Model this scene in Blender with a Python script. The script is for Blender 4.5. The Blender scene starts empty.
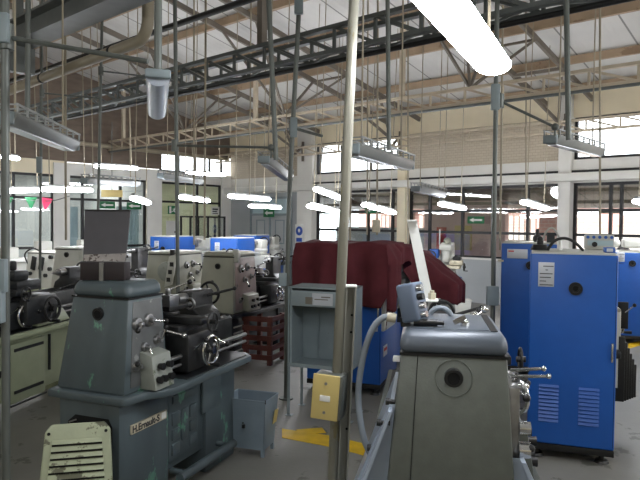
import bpy, bmesh, math, random
from mathutils import Vector, Matrix
random.seed(7)
S = bpy.context.scene
COL = S.collection
PI = math.pi
V = Vector

# ------------------------------------------------------------------ camera
EYE, FPX = 1.65, 622.0
PITCH, ROLL = math.atan(18 / 622), math.radians(0.6)
fw = V((0, math.cos(PITCH), -math.sin(PITCH)))
r0 = V((1, 0, 0)); u0 = r0.cross(fw)
RT = r0 * math.cos(ROLL) + u0 * math.sin(ROLL)
UP = u0 * math.cos(ROLL) - r0 * math.sin(ROLL)
cd = bpy.data.cameras.new('camera'); cam = bpy.data.objects.new('camera', cd); COL.objects.link(cam)
cd.sensor_fit = 'HORIZONTAL'; cd.sensor_width = 36; cd.lens = FPX / 640 * 36; cd.clip_start = 0.05; cd.clip_end = 200
mw = Matrix((RT, UP, -fw)).transposed().to_4x4(); mw.translation = V((0, 0, EYE)); cam.matrix_world = mw
S.camera = cam

def ray(x, y):
    d = fw + RT * ((x - 320) / FPX) + UP * ((240 - y) / FPX)
    return d / d.y
def at(x, y, Y):                    # a point at distance Y in the hall
    return V((0, 0, EYE)) + ray(x, y) * Y
def on_floor(x, y, z=0.0):
    d = ray(x, y); return V((0, 0, EYE)) + d * ((z - EYE) / d.z)
# hall frame: n runs towards the window wall, m along it towards the corner
PH = math.radians(48.4)
NV = V((math.cos(PH), math.sin(PH), 0)); MV = V((-math.sin(PH), math.cos(PH), 0))
NW, ML = 11.85, 14.05
def W(n, m, z=0.0): return NV * n + MV * m + V((0, 0, z))
def roof_z(n): return 4.15 + 0.2 * (NW - n) if n > 1.0 else 6.32 - 0.2 * (1.0 - n)

# ------------------------------------------------------------------ materials
MATS = {}
def node_mat(name):
    m = bpy.data.materials.new(name); m.use_nodes = True
    nt = m.node_tree; b = nt.nodes['Principled BSDF']; return m, nt, b
def lin(c):
    return tuple((v / 12.92 if v <= 0.04045 else ((v + 0.055) / 1.055) ** 2.4) for v in [k / 255 for k in c]) + (1,)
def paint(name, rgb, rough=0.5, metal=0.0, var=0.12, scale=6.0, chip=None, chip_at=0.64, chip_scale=14, bump=0.0, spec=0.5, bump_scale=40, stretch=None):
    """Painted or bare surface with uneven tone, optional worn patches of another colour and fine relief."""
    m, nt, b = node_mat(name); N, L = nt.nodes, nt.links
    tc = N.new('ShaderNodeTexCoord'); src = tc.outputs['Object']
    if stretch:
        mp = N.new('ShaderNodeMapping'); mp.inputs['Scale'].default_value = stretch; L.new(src, mp.inputs[0]); src = mp.outputs[0]
    nz = N.new('ShaderNodeTexNoise'); nz.inputs['Scale'].default_value = scale; nz.inputs['Detail'].default_value = 5; L.new(src, nz.inputs['Vector'])
    c = lin(rgb); a = tuple(v * (1 - var) for v in c[:3]) + (1,); d = tuple(min(1, v * (1 + var)) for v in c[:3]) + (1,)
    rp = N.new('ShaderNodeValToRGB'); rp.color_ramp.elements[0].position = 0.3; rp.color_ramp.elements[1].position = 0.7
    rp.color_ramp.elements[0].color = a; rp.color_ramp.elements[1].color = d; L.new(nz.outputs['Fac'], rp.inputs[0])
    out = rp.outputs[0]
    if chip:
        n2 = N.new('ShaderNodeTexNoise'); n2.inputs['Scale'].default_value = chip_scale; n2.inputs['Detail'].default_value = 6; n2.inputs['Roughness'].default_value = 0.65
        L.new(src, n2.inputs['Vector'])
        r2 = N.new('ShaderNodeValToRGB'); r2.color_ramp.elements[0].position = chip_at; r2.color_ramp.elements[1].position = chip_at + 0.03
        L.new(n2.outputs['Fac'], r2.inputs[0])
        mx = N.new('ShaderNodeMix'); mx.data_type = 'RGBA'; L.new(r2.outputs[0], mx.inputs['Factor']); L.new(out, mx.inputs['A']); mx.inputs['B'].default_value = lin(chip)
        out = mx.outputs['Result']
    L.new(out, b.inputs['Base Color'])
    b.inputs['Roughness'].default_value = rough; b.inputs['Metallic'].default_value = metal; b.inputs['Specular IOR Level'].default_value = spec
    if bump:
        n3 = N.new('ShaderNodeTexNoise'); n3.inputs['Scale'].default_value = bump_scale; n3.inputs['Detail'].default_value = 4; L.new(src, n3.inputs['Vector'])
        bp = N.new('ShaderNodeBump'); bp.inputs['Strength'].default_value = bump; bp.inputs['Distance'].default_value = 0.01; L.new(n3.outputs['Fac'], bp.inputs['Height']); L.new(bp.outputs[0], b.inputs['Normal'])
    MATS[name] = m; return m
def emit(name, rgb, s):
    m, nt, b = node_mat(name)
    b.inputs['Base Color'].default_value = (0.8, 0.8, 0.8, 1); b.inputs['Emission Color'].default_value = rgb + (1,); b.inputs['Emission Strength'].default_value = s
    MATS[name] = m; return m
def glass(name, tint, refl=0.12, rough=0.02):
    m = bpy.data.materials.new(name); m.use_nodes = True; nt = m.node_tree; N, L = nt.nodes, nt.links; N.clear()
    o = N.new('ShaderNodeOutputMaterial'); t = N.new('ShaderNodeBsdfTransparent'); t.inputs[0].default_value = tint + (1,)
    g = N.new('ShaderNodeBsdfGlossy'); g.inputs['Roughness'].default_value = rough; g.inputs[0].default_value = (1, 1, 1, 1)
    f = N.new('ShaderNodeFresnel'); f.inputs[0].default_value = 1.5
    ad = N.new('ShaderNodeMath'); ad.operation = 'ADD'; ad.inputs[1].default_value = refl; ad.use_clamp = True; L.new(f.outputs[0], ad.inputs[0])
    mx = N.new('ShaderNodeMixShader'); L.new(ad.outputs[0], mx.inputs[0]); L.new(t.outputs[0], mx.inputs[1]); L.new(g.outputs[0], mx.inputs[2]); L.new(mx.outputs[0], o.inputs[0])
    MATS[name] = m; return m
def bricks(name, c1, c2, mortar, scale, bumpy=0.4, rough=0.8):
    m, nt, b = node_mat(name); N, L = nt.nodes, nt.links
    tc = N.new('ShaderNodeTexCoord'); sp = N.new('ShaderNodeSeparateXYZ'); L.new(tc.outputs['Object'], sp.inputs[0])
    mp = N.new('ShaderNodeCombineXYZ'); L.new(sp.outputs['Y'], mp.inputs['X']); L.new(sp.outputs['Z'], mp.inputs['Y'])
    br = N.new('ShaderNodeTexBrick'); br.inputs['Scale'].default_value = scale; br.inputs['Color1'].default_value = lin(c1); br.inputs['Color2'].default_value = lin(c2)
    br.inputs['Mortar'].default_value = lin(mortar); br.inputs['Mortar Size'].default_value = 0.02; br.inputs['Row Height'].default_value = 0.25; L.new(mp.outputs[0], br.inputs[0])
    L.new(br.outputs[0], b.inputs['Base Color']); b.inputs['Roughness'].default_value = rough
    bp = N.new('ShaderNodeBump'); bp.inputs['Strength'].default_value = bumpy; bp.inputs['Distance'].default_value = 0.01; bp.invert = True; L.new(br.outputs['Fac'], bp.inputs['Height']); L.new(bp.outputs[0], b.inputs['Normal'])
    MATS[name] = m; return m
def sheets(name, rgb, pitch, rough=0.45, var=0.1):
    """Ribbed roofing: ribs every `pitch` m along local Y, a joint every sheet width, dull stains."""
    m, nt, b = node_mat(name); N, L = nt.nodes, nt.links
    tc = N.new('ShaderNodeTexCoord'); sp = N.new('ShaderNodeSeparateXYZ'); L.new(tc.outputs['Object'], sp.inputs[0])
    def tri(p):
        mu = N.new('ShaderNodeMath'); mu.operation = 'MULTIPLY'; mu.inputs[1].default_value = 1 / p; L.new(sp.outputs['Y'], mu.inputs[0])
        fr = N.new('ShaderNodeMath'); fr.operation = 'FRACT'; L.new(mu.outputs[0], fr.inputs[0]); return fr
    rib = tri(pitch); pp = N.new('ShaderNodeMath'); pp.operation = 'PINGPONG'; pp.inputs[1].default_value = 0.5; L.new(rib.outputs[0], pp.inputs[0])
    jn = tri(0.92); lt = N.new('ShaderNodeMath'); lt.operation = 'LESS_THAN'; lt.inputs[1].default_value = 0.03; L.new(jn.outputs[0], lt.inputs[0])
    nz = N.new('ShaderNodeTexNoise'); nz.inputs['Scale'].default_value = 0.8; nz.inputs['Detail'].default_value = 5; L.new(tc.outputs['Object'], nz.inputs['Vector'])
    c = lin(rgb); rp = N.new('ShaderNodeValToRGB'); rp.color_ramp.elements[0].position = 0.35; rp.color_ramp.elements[1].position = 0.65
    rp.color_ramp.elements[0].color = tuple(v * (1 - var) for v in c[:3]) + (1,); rp.color_ramp.elements[1].color = tuple(v * (1 + var) for v in c[:3]) + (1,); L.new(nz.outputs['Fac'], rp.inputs[0])
    mx = N.new('ShaderNodeMix'); mx.data_type = 'RGBA'; L.new(lt.outputs[0], mx.inputs['Factor']); L.new(rp.outputs[0], mx.inputs['A']); mx.inputs['B'].default_value = tuple(v * 0.35 for v in c[:3]) + (1,)
    L.new(mx.outputs['Result'], b.inputs['Base Color']); b.inputs['Roughness'].default_value = rough
    bp = N.new('ShaderNodeBump'); bp.inputs['Strength'].default_value = 0.5; bp.inputs['Distance'].default_value = 0.02; L.new(pp.outputs[0], bp.inputs['Height']); L.new(bp.outputs[0], b.inputs['Normal'])
    MATS[name] = m; return m

GREY = paint('machine_grey', (78, 89, 93), 0.42, var=0.16, scale=5, chip=(98, 144, 124), chip_at=0.61, chip_scale=8, bump=0.05, stretch=(1, 1, .45))
GREYW = paint('machine_grey_clean', (93, 97, 91), 0.42, var=0.08, scale=20, bump=0.08, bump_scale=120)
LID = paint('lid_grey', (86, 93, 102), 0.36, var=0.1, scale=4, bump=0.04, metal=0.15)
SAGE = paint('machine_sage', (158, 166, 138), 0.45, var=0.1, scale=5, chip=(96, 100, 84), chip_at=0.68)
BEIGE = paint('machine_beige', (150, 150, 136), 0.45, var=0.07, scale=5)
OFFWHITE = paint('machine_offwhite', (188, 188, 180), 0.45, var=0.07, scale=5)
PINKISH = paint('control_face', (150, 134, 128), 0.45, var=0.15, scale=8, chip=(110, 104, 100), chip_at=0.62)
BLUE = paint('machine_blue', (24, 86, 170), 0.42, var=0.05, scale=9, bump=0.02, bump_scale=90)
BLUED = paint('trim_blue', (46, 92, 170), 0.45, var=0.06)
DARK = paint('oily_black', (34, 36, 38), 0.42, var=0.3, scale=14, bump=0.1)
DARKM = paint('oily_iron', (50, 50, 50), 0.38, metal=0.5, var=0.3, scale=16, bump=0.08)
BLACK = paint('black_plastic', (12, 12, 13), 0.45, var=0.1)
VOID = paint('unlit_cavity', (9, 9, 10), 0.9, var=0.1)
CHROME = paint('bright_steel', (205, 205, 205), 0.18, metal=1.0, var=0.06)
STEEL = paint('worn_steel', (150, 150, 150), 0.35, metal=0.9, var=0.15, scale=20)
GALV = paint('galvanised_conduit', (98, 102, 98), 0.42, metal=0.35, var=0.15, scale=10, stretch=(3, 3, .6))
CREAMPIPE = paint('tan_pipe', (152, 142, 122), 0.5, var=0.12, scale=4)
TANPOLE = paint('weathered_pole', (126, 124, 112), 0.36, metal=0.35, var=0.16, scale=12, chip=(120, 112, 84), chip_at=0.6, stretch=(2, 2, .5))
TRUSSD = paint('truss_grey', (92, 96, 94), 0.5, var=0.12)
TRUSSL = paint('truss_cream', (190, 177, 156), 0.55, var=0.1)
PURLIN = paint('rust_primer_purlin', (158, 136, 112), 0.6, var=0.15, scale=3, chip=(136, 112, 90), chip_at=0.6, chip_scale=2)
RAFTER = paint('rafter_brown_grey', (110, 102, 92), 0.55, var=0.12)
ROOF = sheets('roof_sheets', (200, 198, 194), 0.155)
AWN = sheets('awning_sheets', (132, 124, 120), 0.2)
CONC = paint('concrete_floor', (126, 124, 118), 0.5, var=0.14, scale=1.6, chip=(96, 94, 88), chip_at=0.6, chip_scale=3.2, bump=0.12, bump_scale=25)
YELLOW = paint('yellow_line_paint', (206, 168, 16), 0.55, var=0.15, scale=8, chip=(140, 126, 80), chip_at=0.68)
CREAM = paint('cream_plaster', (236, 224, 196), 0.75, var=0.05, scale=2, bump=0.08)
WHITEW = paint('white_plaster', (226, 224, 218), 0.7, var=0.05, scale=2)
GREYW2 = paint('light_grey_wall', (172, 176, 178), 0.65, var=0.05, scale=2)
BROWN = paint('brown_boarding', (112, 98, 86), 0.7, var=0.2, scale=2, stretch=(1, 1, 4))
FRAME = paint('black_window_frame', (30, 30, 32), 0.45, var=0.1)
WBRICK = bricks('cream_bricks', (196, 184, 164), (190, 178, 158), (172, 160, 144), 4.6)
PBRICK = bricks('pink_bricks', (232, 182, 172), (224, 168, 158), (232, 212, 204), 3.0)
PWHITE = paint('white_render', (228, 222, 214), 0.7, var=0.04)
LIME = paint('yellow_green_wall', (216, 218, 188), 0.7, var=0.04, scale=2)
PALEBLUE = paint('pale_blue_board', (170, 190, 196), 0.5, var=0.04)
WHITEP = paint('white_enamel', (222, 222, 218), 0.35, var=0.04)
GREEN = paint('sign_green', (24, 104, 62), 0.5, var=0.05)
SIGNBLUE = paint('sign_blue', (40, 80, 170), 0.5, var=0.05)
RED = paint('label_red', (190, 40, 36), 0.5, var=0.05)
PINKFLAG = paint('flag_pink', (220, 60, 100), 0.7, var=0.05)
MAROON = paint('maroon_cloth', (93, 43, 49), 0.9, var=0.14, scale=7, bump=0.25, bump_scale=160, spec=0.2)
REDWOOD = paint('red_stained_wood', (104, 56, 48), 0.7, var=0.2, scale=4)
BINBLUE = paint('bin_blue_grey', (126, 140, 150), 0.5, var=0.12, scale=5, chip=(120, 100, 78), chip_at=0.68, chip_scale=9)
LOCKER = paint('locker_grey', (134, 146, 150), 0.48, var=0.1, scale=5, chip=(110, 100, 86), chip_at=0.7, chip_scale=10)
TANBOX = paint('tan_cover', (196, 176, 112), 0.4, var=0.07, scale=6)
HOSE = paint('grey_hose', (126, 134, 142), 0.5, var=0.06)
PALE = paint('pale_splash_sheet', (164, 176, 192), 0.35, var=0.08, scale=4, metal=0.2)
LOUVRE = paint('louvred_cover_cream', (168, 174, 146), 0.5, var=0.14, scale=7, chip=(98, 98, 80), chip_at=0.535, chip_scale=7, bump=0.1, stretch=(1.6, 1, 1))
CTRL = paint('worn_control_face', (88, 90, 90), 0.45, var=0.2, scale=9, chip=(130, 132, 130), chip_at=.62)
FEED = paint('feed_box_grey', (140, 144, 136), 0.45, var=0.12, scale=9, chip=(96, 104, 84), chip_at=.6)
BOXBLUE = paint('button_box_blue', (96, 108, 126), 0.4, var=0.08)
CHANNEL = paint('pale_channel', (140, 140, 132), 0.45, var=0.1, metal=.2)
MAUVE = paint('mauve_plaster', (200, 172, 168), 0.7, var=0.06)
BOARD = paint('dark_sheet', (70, 68, 72), 0.55, var=0.08, scale=12)
RUSTY = paint('rusty_edge', (152, 146, 142), 0.55, var=0.2, scale=20, chip=(70, 56, 52), chip_at=0.52, chip_scale=22)
DEEPRED = paint('dark_red_box', (36, 27, 28), 0.6, var=0.15)
PLATE = paint('label_plate', (190, 194, 200), 0.4, var=0.05, metal=0.2)
PLATEC = paint('name_plate', (186, 178, 156), 0.45, var=0.12, scale=30)
INK = paint('print_ink', (40, 40, 44), 0.6, var=0.05)
REFL = paint('lamp_housing', (142, 144, 142), 0.4, var=0.08, metal=0.3)
DIFFOFF = paint('unlit_diffuser', (196, 204, 214), 0.12, var=0.08, scale=30, spec=0.8)
m, nt, b = node_mat('frosted_cover'); N, L = nt.nodes, nt.links
tp = N.new('ShaderNodeBsdfTransparent'); tp.inputs[0].default_value = (.9, .93, .97, 1); b.inputs['Base Color'].default_value = (.62, .67, .74, 1); b.inputs['Roughness'].default_value = .25
mx = N.new('ShaderNodeMixShader'); mx.inputs[0].default_value = .55; L.new(tp.outputs[0], mx.inputs[1]); L.new(b.outputs[0], mx.inputs[2]); L.new(mx.outputs[0], N['Material Output'].inputs[0])
FROST = m
LIT = emit('lit_tube', (0.93, 0.95, 1.0), 34.0)
PANE = glass('window_glass', (0.93, 0.95, 0.95), 0.03)
PANEC = glass('clerestory_glass', (0.95, 0.96, 0.96), 0.01)
CLEAR = glass('clear_acrylic', (0.72, 0.76, 0.82), 0.12, 0.12)

# ------------------------------------------------------------------ mesh building
class MB:
    def __init__(s): s.bm = bmesh.new()
    def hexa(s, p):
        v = [s.bm.verts.new(q) for q in p]
        for f in ((3, 2, 1, 0), (4, 5, 6, 7), (0, 1, 5, 4), (1, 2, 6, 5), (2, 3, 7, 6), (3, 0, 4, 7)): s.bm.faces.new([v[i] for i in f])
        return s
    def box(s, x0, x1, y0, y1, z0, z1):
        return s.hexa([(x0, y0, z0), (x1, y0, z0), (x1, y1, z0), (x0, y1, z0), (x0, y0, z1), (x1, y0, z1), (x1, y1, z1), (x0, y1, z1)])
    def frus(s, z0, a, z1, b):
        return s.hexa([(a[0], a[2], z0), (a[1], a[2], z0), (a[1], a[3], z0), (a[0], a[3], z0), (b[0], b[2], z1), (b[1], b[2], z1), (b[1], b[3], z1), (b[0], b[3], z1)])
    def obox(s, c, ax, ay, az):        # centre and three half-axis vectors
        c, ax, ay, az = V(c), V(ax), V(ay), V(az)
        return s.hexa([c - ax - ay - az, c + ax - ay - az, c + ax + ay - az, c - ax + ay - az, c - ax - ay + az, c + ax - ay + az, c + ax + ay + az, c - ax + ay + az])
    def bar(s, p0, p1, w, h, up=(0, 0, 1)):
        p0, p1 = V(p0), V(p1); d = p1 - p0; ax = d.normalized(); sd = ax.cross(V(up))
        if sd.length < 1e-4: sd = ax.cross(V((1, 0, 0)))
        sd.normalize(); u = sd.cross(ax)
        return s.obox((p0 + p1) / 2, d / 2, sd * w / 2, u * h / 2)
    def _ringv(s, c, a, b, r, n): return [s.bm.verts.new(c + a * (r * math.cos(2 * PI * i / n)) + b * (r * math.sin(2 * PI * i / n))) for i in range(n)]
    def cyl(s, p0, p1, r0, r1=None, n=14):
        p0, p1 = V(p0), V(p1); r1 = r0 if r1 is None else r1
        ax = (p1 - p0).normalized(); a = ax.orthogonal().normalized(); b = ax.cross(a)
        A, B = s._ringv(p0, a, b, r0, n), s._ringv(p1, a, b, r1, n)
        for i in range(n): s.bm.faces.new((A[i], A[(i + 1) % n], B[(i + 1) % n], B[i]))
        s.bm.faces.new(A[::-1]); s.bm.faces.new(B); return s
    def tube(s, pts, r, n=10):
        pts = [V(p) for p in pts]; prev = None; a = None
        for i, p in enumerate(pts):
            t = (pts[min(i + 1, len(pts) - 1)] - pts[max(i - 1, 0)]).normalized()
            a = t.orthogonal().normalized() if a is None else (a - t * a.dot(t)).normalized()
            R = s._ringv(p, a, t.cross(a), r, n)
            if prev:
                for k in range(n): s.bm.faces.new((prev[k], prev[(k + 1) % n], R[(k + 1) % n], R[k]))
            else: s.bm.faces.new(R[::-1])
            prev = R
        s.bm.faces.new(prev); return s
    def ring(s, c, ax, R, r, n=28, k=8):
        c, ax = V(c), V(ax).normalized(); a = ax.orthogonal().normalized(); b = ax.cross(a); g = []
        for i in range(n):
            d = a * math.cos(2 * PI * i / n) + b * math.sin(2 * PI * i / n)
            g.append([s.bm.verts.new(c + d * (R + r * math.cos(2 * PI * j / k)) + ax * (r * math.sin(2 * PI * j / k))) for j in range(k)])
        for i in range(n):
            for j in range(k): s.bm.faces.new((g[i][j], g[(i + 1) % n][j], g[(i + 1) % n][(j + 1) % k], g[i][(j + 1) % k]))
        return s
    def annulus(s, c, ax, ro, ri, h, n=24):   # a short thick pipe
        c, ax = V(c), V(ax).normalized(); a = ax.orthogonal().normalized(); b = ax.cross(a)
        q = [s._ringv(c, a, b, ro, n), s._ringv(c + ax * h, a, b, ro, n), s._ringv(c + ax * h, a, b, ri, n), s._ringv(c, a, b, ri, n)]
        for k in range(4):
            A, B = q[k], q[(k + 1) % 4]
            for i in range(n): s.bm.faces.new((A[i], A[(i + 1) % n], B[(i + 1) % n], B[i]))
        return s
    def ball(s, c, r, sc=(1, 1, 1)):
        m = Matrix.Translation(V(c)) @ Matrix.Diagonal((r * sc[0], r * sc[1], r * sc[2], 1))
        bmesh.ops.create_uvsphere(s.bm, u_segments=14, v_segments=8, radius=1, matrix=m); return s
    def prism(s, poly, ax, a0, a1):    # 2D outline pushed along x, y or z
        def pt(p, a): return {'x': (a, p[0], p[1]), 'y': (p[0], a, p[1]), 'z': (p[0], p[1], a)}[ax]
        A = [s.bm.verts.new(pt(p, a0)) for p in poly]; B = [s.bm.verts.new(pt(p, a1)) for p in poly]; n = len(poly)
        s.bm.faces.new(A[::-1]); s.bm.faces.new(B)
        for i in range(n): s.bm.faces.new((A[i], A[(i + 1) % n], B[(i + 1) % n], B[i]))
        return s
    def grid(s, f, nu, nv):
        g = [[s.bm.verts.new(f(i / nu, j / nv)) for j in range(nv + 1)] for i in range(nu + 1)]
        for i in range(nu):
            for j in range(nv): s.bm.faces.new((g[i][j], g[i + 1][j], g[i + 1][j + 1], g[i][j + 1]))
        return s
    def build(s, name, mat, parent=None, bevel=0.0, seg=2, sharp=38, xf=None):
        bm = s.bm
        if xf is not None: bmesh.ops.transform(bm, matrix=xf, verts=bm.verts)
        bmesh.ops.recalc_face_normals(bm, faces=bm.faces)
        if bevel:
            es = [e for e in bm.edges if len(e.link_faces) == 2 and e.calc_face_angle(0) > math.radians(30)]
            bmesh.ops.bevel(bm, geom=es, offset=bevel, segments=seg, affect='EDGES', profile=0.5, clamp_overlap=True)
        for f in bm.faces: f.smooth = True
        for e in bm.edges:
            if len(e.link_faces) == 2 and e.calc_face_angle(0) > math.radians(sharp): e.smooth = False
        me = bpy.data.meshes.new(name); bm.to_mesh(me); bm.free(); me.materials.append(mat)
        o = bpy.data.objects.new(name, me); COL.objects.link(o)
        if parent is not None: o.parent = parent
        return o
def tag(o, label=None, cat=None, group=None, kind=None):
    if label: o['label'] = label
    if cat: o['category'] = cat
    if group: o['group'] = group
    if kind: o['kind'] = kind
    return o
def root(name, label, cat, loc=(0, 0, 0), theta=None, group=None):
    o = bpy.data.objects.new(name, None); COL.objects.link(o); o.empty_display_size = 0.1
    o.location = loc
    if theta is not None: o.rotation_euler = (0, 0, math.radians(90 - theta))   # local X points theta degrees right of straight ahead
    return tag(o, label, cat, group)
def lettering(text, size, mat, parent, loc, rot, name='lettering', extrude=0.0008):
    cu = bpy.data.curves.new(name, 'FONT'); cu.body = text; cu.size = size; cu.extrude = extrude; cu.offset = .0016; cu.align_x = 'CENTER'; cu.align_y = 'CENTER'; cu.materials.append(mat)
    tmp = bpy.data.objects.new('tmp', cu); COL.objects.link(tmp)
    me = bpy.data.meshes.new_from_object(tmp.evaluated_get(bpy.context.evaluated_depsgraph_get())); bpy.data.objects.remove(tmp)
    o = bpy.data.objects.new(name, me); COL.objects.link(o); o.parent = parent; o.location = loc; o.rotation_euler = rot; return o
def st(o, label=None): o['kind'] = 'structure'; return tag(o, label)
ROOM = Matrix((NV, MV, V((0, 0, 1)))).transposed().to_4x4()      # x = n, y = m

# ------------------------------------------------------------------ the hall (built in n, m, z)
def room(mb, name, mat, parent=None, bevel=0.0):
    o = mb.build(name, mat, parent, bevel)
    if parent is None: o.matrix_world = ROOM.copy()
    return o
M0, N0 = -9.0, -8.0
st(room(MB().box(N0, 16.9, M0, 18.2, -0.1, 0.0), 'floor', CONC))
ceil = MB()
ceil.prism([(N0, roof_z(N0)), (1, 6.32), (NW + 0.9, 3.97), (NW + 0.9, 4.03), (1, 6.38), (N0, roof_z(N0) + 0.06)], 'y', M0, ML + 0.2)
st(room(ceil, 'ceiling', ROOF))
# window wall
w = MB()
st(room(MB().box(NW, NW + .2, M0, 11.24, 0, .92), 'wall_right.004', GREYW2))
w.box(NW, NW + .2, M0, ML, 2.43, 2.86)
w.box(NW - .03, NW + .03, M0, 11.24, .9, .94)
st(room(w, 'wall_right', WHITEW))
st(room(MB().box(NW, NW + .2, 11.24, ML + .2, 0, 2.43), 'wall_right.001', GREYW2))
bw = MB()
for a, b_ in ((11.24, ML), (4.45, 7.87), (M0, -5.3)): bw.box(NW, NW + .2, a, b_, 2.86, 3.65)
st(room(bw, 'wall_right.002', WBRICK))
st(room(MB().box(NW - .02, NW + .2, M0, ML + .2, 3.65, 4.18), 'wall_right.003', CREAM))
st(room(MB().box(NW - .28, NW + .02, M0, ML, 2.45, 2.6), 'trim_1', WHITEW, bevel=.01))
st(room(MB().box(NW - .06, NW + .01, M0, 11.24, 2.6, 2.66), 'trim_2', FRAME))
for i, (a, b_, mt) in enumerate(((10.71, 11.24, WHITEW), (7.87, 8.09, CREAM), (4.22, 4.45, WHITEW), (0.9, 1.15, WHITEW), (-2.3, -2.05, WHITEW), (-5.5, -5.25, WHITEW))):
    st(room(MB().box(NW - .12, NW + .2, a, b_, 0, 4.14), 'column' if i == 0 else f'column.{i:03d}', mt, bevel=.008))
WN = 0
def window(axis, p, a0, a1, z0, z1, mull, trans, pane=PANE, t=.055, dp=.06):
    global WN; WN += 1
    def bx(mb, u0, u1, zz0, zz1, d0=-dp / 2, d1=dp / 2):
        return mb.box(p + d0, p + d1, u0, u1, zz0, zz1) if axis == 'n' else mb.box(u0, u1, p + d0, p + d1, zz0, zz1)
    f = MB()
    for u in [a0 + t / 2, a1 - t / 2] + list(mull): bx(f, u - t / 2, u + t / 2, z0, z1)
    for z in [z0 + t / 2, z1 - t / 2] + list(trans): bx(f, a0, a1, z - t / 2, z + t / 2)
    o = st(room(f, f'window_{WN}', FRAME))
    g = st(bx(MB(), a0 + .02, a1 - .02, z0 + .02, z1 - .02, -.004, .004).build('glass_pane', pane, o))
    return o
TR = (1.46, 1.92)
window('n', NW + .1, 8.09, 10.71, .92, 2.43, (8.35, 9.06, 9.9), TR)
window('n', NW + .1, 4.45, 7.87, .92, 2.43, (5.11, 5.85, 6.54, 7.35), TR)
window('n', NW + .1, 1.15, 4.22, .92, 2.43, (2.2, 3.38, 3.56), TR)
window('n', NW + .1, -2.05, 0.9, .92, 2.43, (-1.1, 0), TR)
window('n', NW + .1, -5.25, -2.3, .92, 2.43, (-4.2, -3.3), TR)
window('n', NW + .1, 8.09, 10.71, 2.86, 3.65, (9.0, 9.9), (), PANEC)
window('n', NW + .1, 1.15, 4.22, 2.86, 3.65, (3.0, 1.9), (), PANEC)
window('n', NW + .1, -2.05, 0.9, 2.86, 3.65, (-1.1, 0), (), PANEC)
window('n', NW + .1, -5.25, -2.3, 2.86, 3.65, (-4.3, -3.3), (), PANEC)
# wall on the office side
w = MB()
for a, b_ in ((N0, 4.0), (6.65, 6.93), (9.07, 9.47), (11.55, NW)): w.box(a, b_, ML, ML + .15, 0, 2.68)
w.box(N0, 6.93, ML, ML + .15, 2.68, 3.0)
st(room(w, 'wall_left', CREAM))
w = MB(); w.box(6.93, NW, ML, ML + .15, 2.68, 2.95)
w.box(6.6, 6.98, ML - .05, ML - .001, 0, 2.95).box(9.05, 9.49, ML - .05, ML - .001, 0, 2.95).box(11.5, NW, ML - .05, ML - .001, 0, 2.95)
st(room(w, 'wall_left.001', WHITEW))
w = MB()
w.prism([(N0, 3.0), (9.5, 3.0), (9.5, roof_z(9.5)), (1, 6.3), (N0, roof_z(N0))], 'y', ML, ML + .15)
w.prism([(9.5, 3.46), (NW, 3.46), (NW, roof_z(NW)), (9.5, roof_z(9.5))], 'y', ML, ML + .15)
st(room(w, 'wall_left.002', BROWN))
window('m', ML + .08, 4.0, 6.65, .1, 2.68, (4.9, 5.75), (2.13, 1.0))
window('m', ML + .08, 6.93, 9.07, .1, 2.68, (7.35, 8.35), (2.13, 1.0))
window('m', ML + .08, 9.47, 11.55, .1, 2.68, (10.72,), (2.15, 1.0))
window('m', ML + .08, 9.5, 11.6, 2.95, 3.46, (10.1, 10.65, 11.15), (), PANEC, .05)
# the other two sides, behind the photographer
st(room(MB().prism([(N0, 0), (NW, 0), (NW, 4.15), (1, 6.3), (N0, roof_z(N0))], 'y', M0 - .15, M0), 'wall_back', CREAM))
st(room(MB().box(N0 - .15, N0, M0, ML, 0, roof_z(N0)), 'wall_front', CREAM))
# grey double door in the window wall
d = MB().box(NW - .05, NW + .01, 11.55, 13.05, 0, 1.83)
dr = st(room(d, 'door_1', GREYW2))
f = MB()
for a, b_, z0, z1 in ((11.5, 11.56, 0, 2.3), (13.04, 13.1, 0, 2.3), (12.27, 12.33, 0, 1.83), (11.5, 13.1, 1.81, 1.87), (11.5, 13.1, 2.26, 2.32)): f.box(NW - .08, NW - .02, a, b_, z0, z1)
for a in (11.75, 12.5):
    for z0 in (.2, 1.05):
        for q in ((a, a + .03, z0, z0 + .65), (a + .32, a + .35, z0, z0 + .65), (a, a + .35, z0, z0 + .03), (a, a + .35, z0 + .62, z0 + .65)): f.box(NW - .065, NW - .04, *q)
st(f.build('door_frame', LOCKER, dr))
st(MB().box(NW - .03, NW - .02, 11.56, 13.04, 1.87, 2.26).build('transom_pane', PALEBLUE, dr))
# outside the windows
aw = MB().hexa([(NW + .25, M0, 2.62), (14.6, M0, 2.02), (14.6, ML, 2.02), (NW + .25, ML, 2.62), (NW + .25, M0, 2.65), (14.6, M0, 2.05), (14.6, ML, 2.05), (NW + .25, ML, 2.65)])
st(room(aw, 'roof_awning', AWN))
aw = MB()
for k in range(9):
    m = M0 + .6 + k * 2.75; aw.bar((NW + .25, m, 2.57), (14.6, m, 1.97), .06, .1)
for q in (.3, .65, .98): aw.box(NW + .25 + 2.35 * q - .03, NW + .25 + 2.35 * q + .03, M0, ML, 2.62 - .6 * q - .13, 2.62 - .6 * q - .06)
st(room(aw, 'roof_awning_beam', RAFTER))
st(room(MB().box(16.6, 16.8, M0, 13, 0, 1.45), 'wall_outside', PWHITE))
st(room(MB().box(16.62, 16.82, M0, 13, 1.45, 2.3), 'wall_outside.001', PBRICK))
o = MB()
for m in (9.2, 5.0, 1.6): o.box(14.2, 14.4, m, m + .8, 0, 2.0)
st(room(o, 'wall_outside.002', PBRICK))
st(room(MB().box(13.7, 13.85, 6.4, 8.6, 0, 2.2), 'wall_outside.003', MAUVE))
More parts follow.
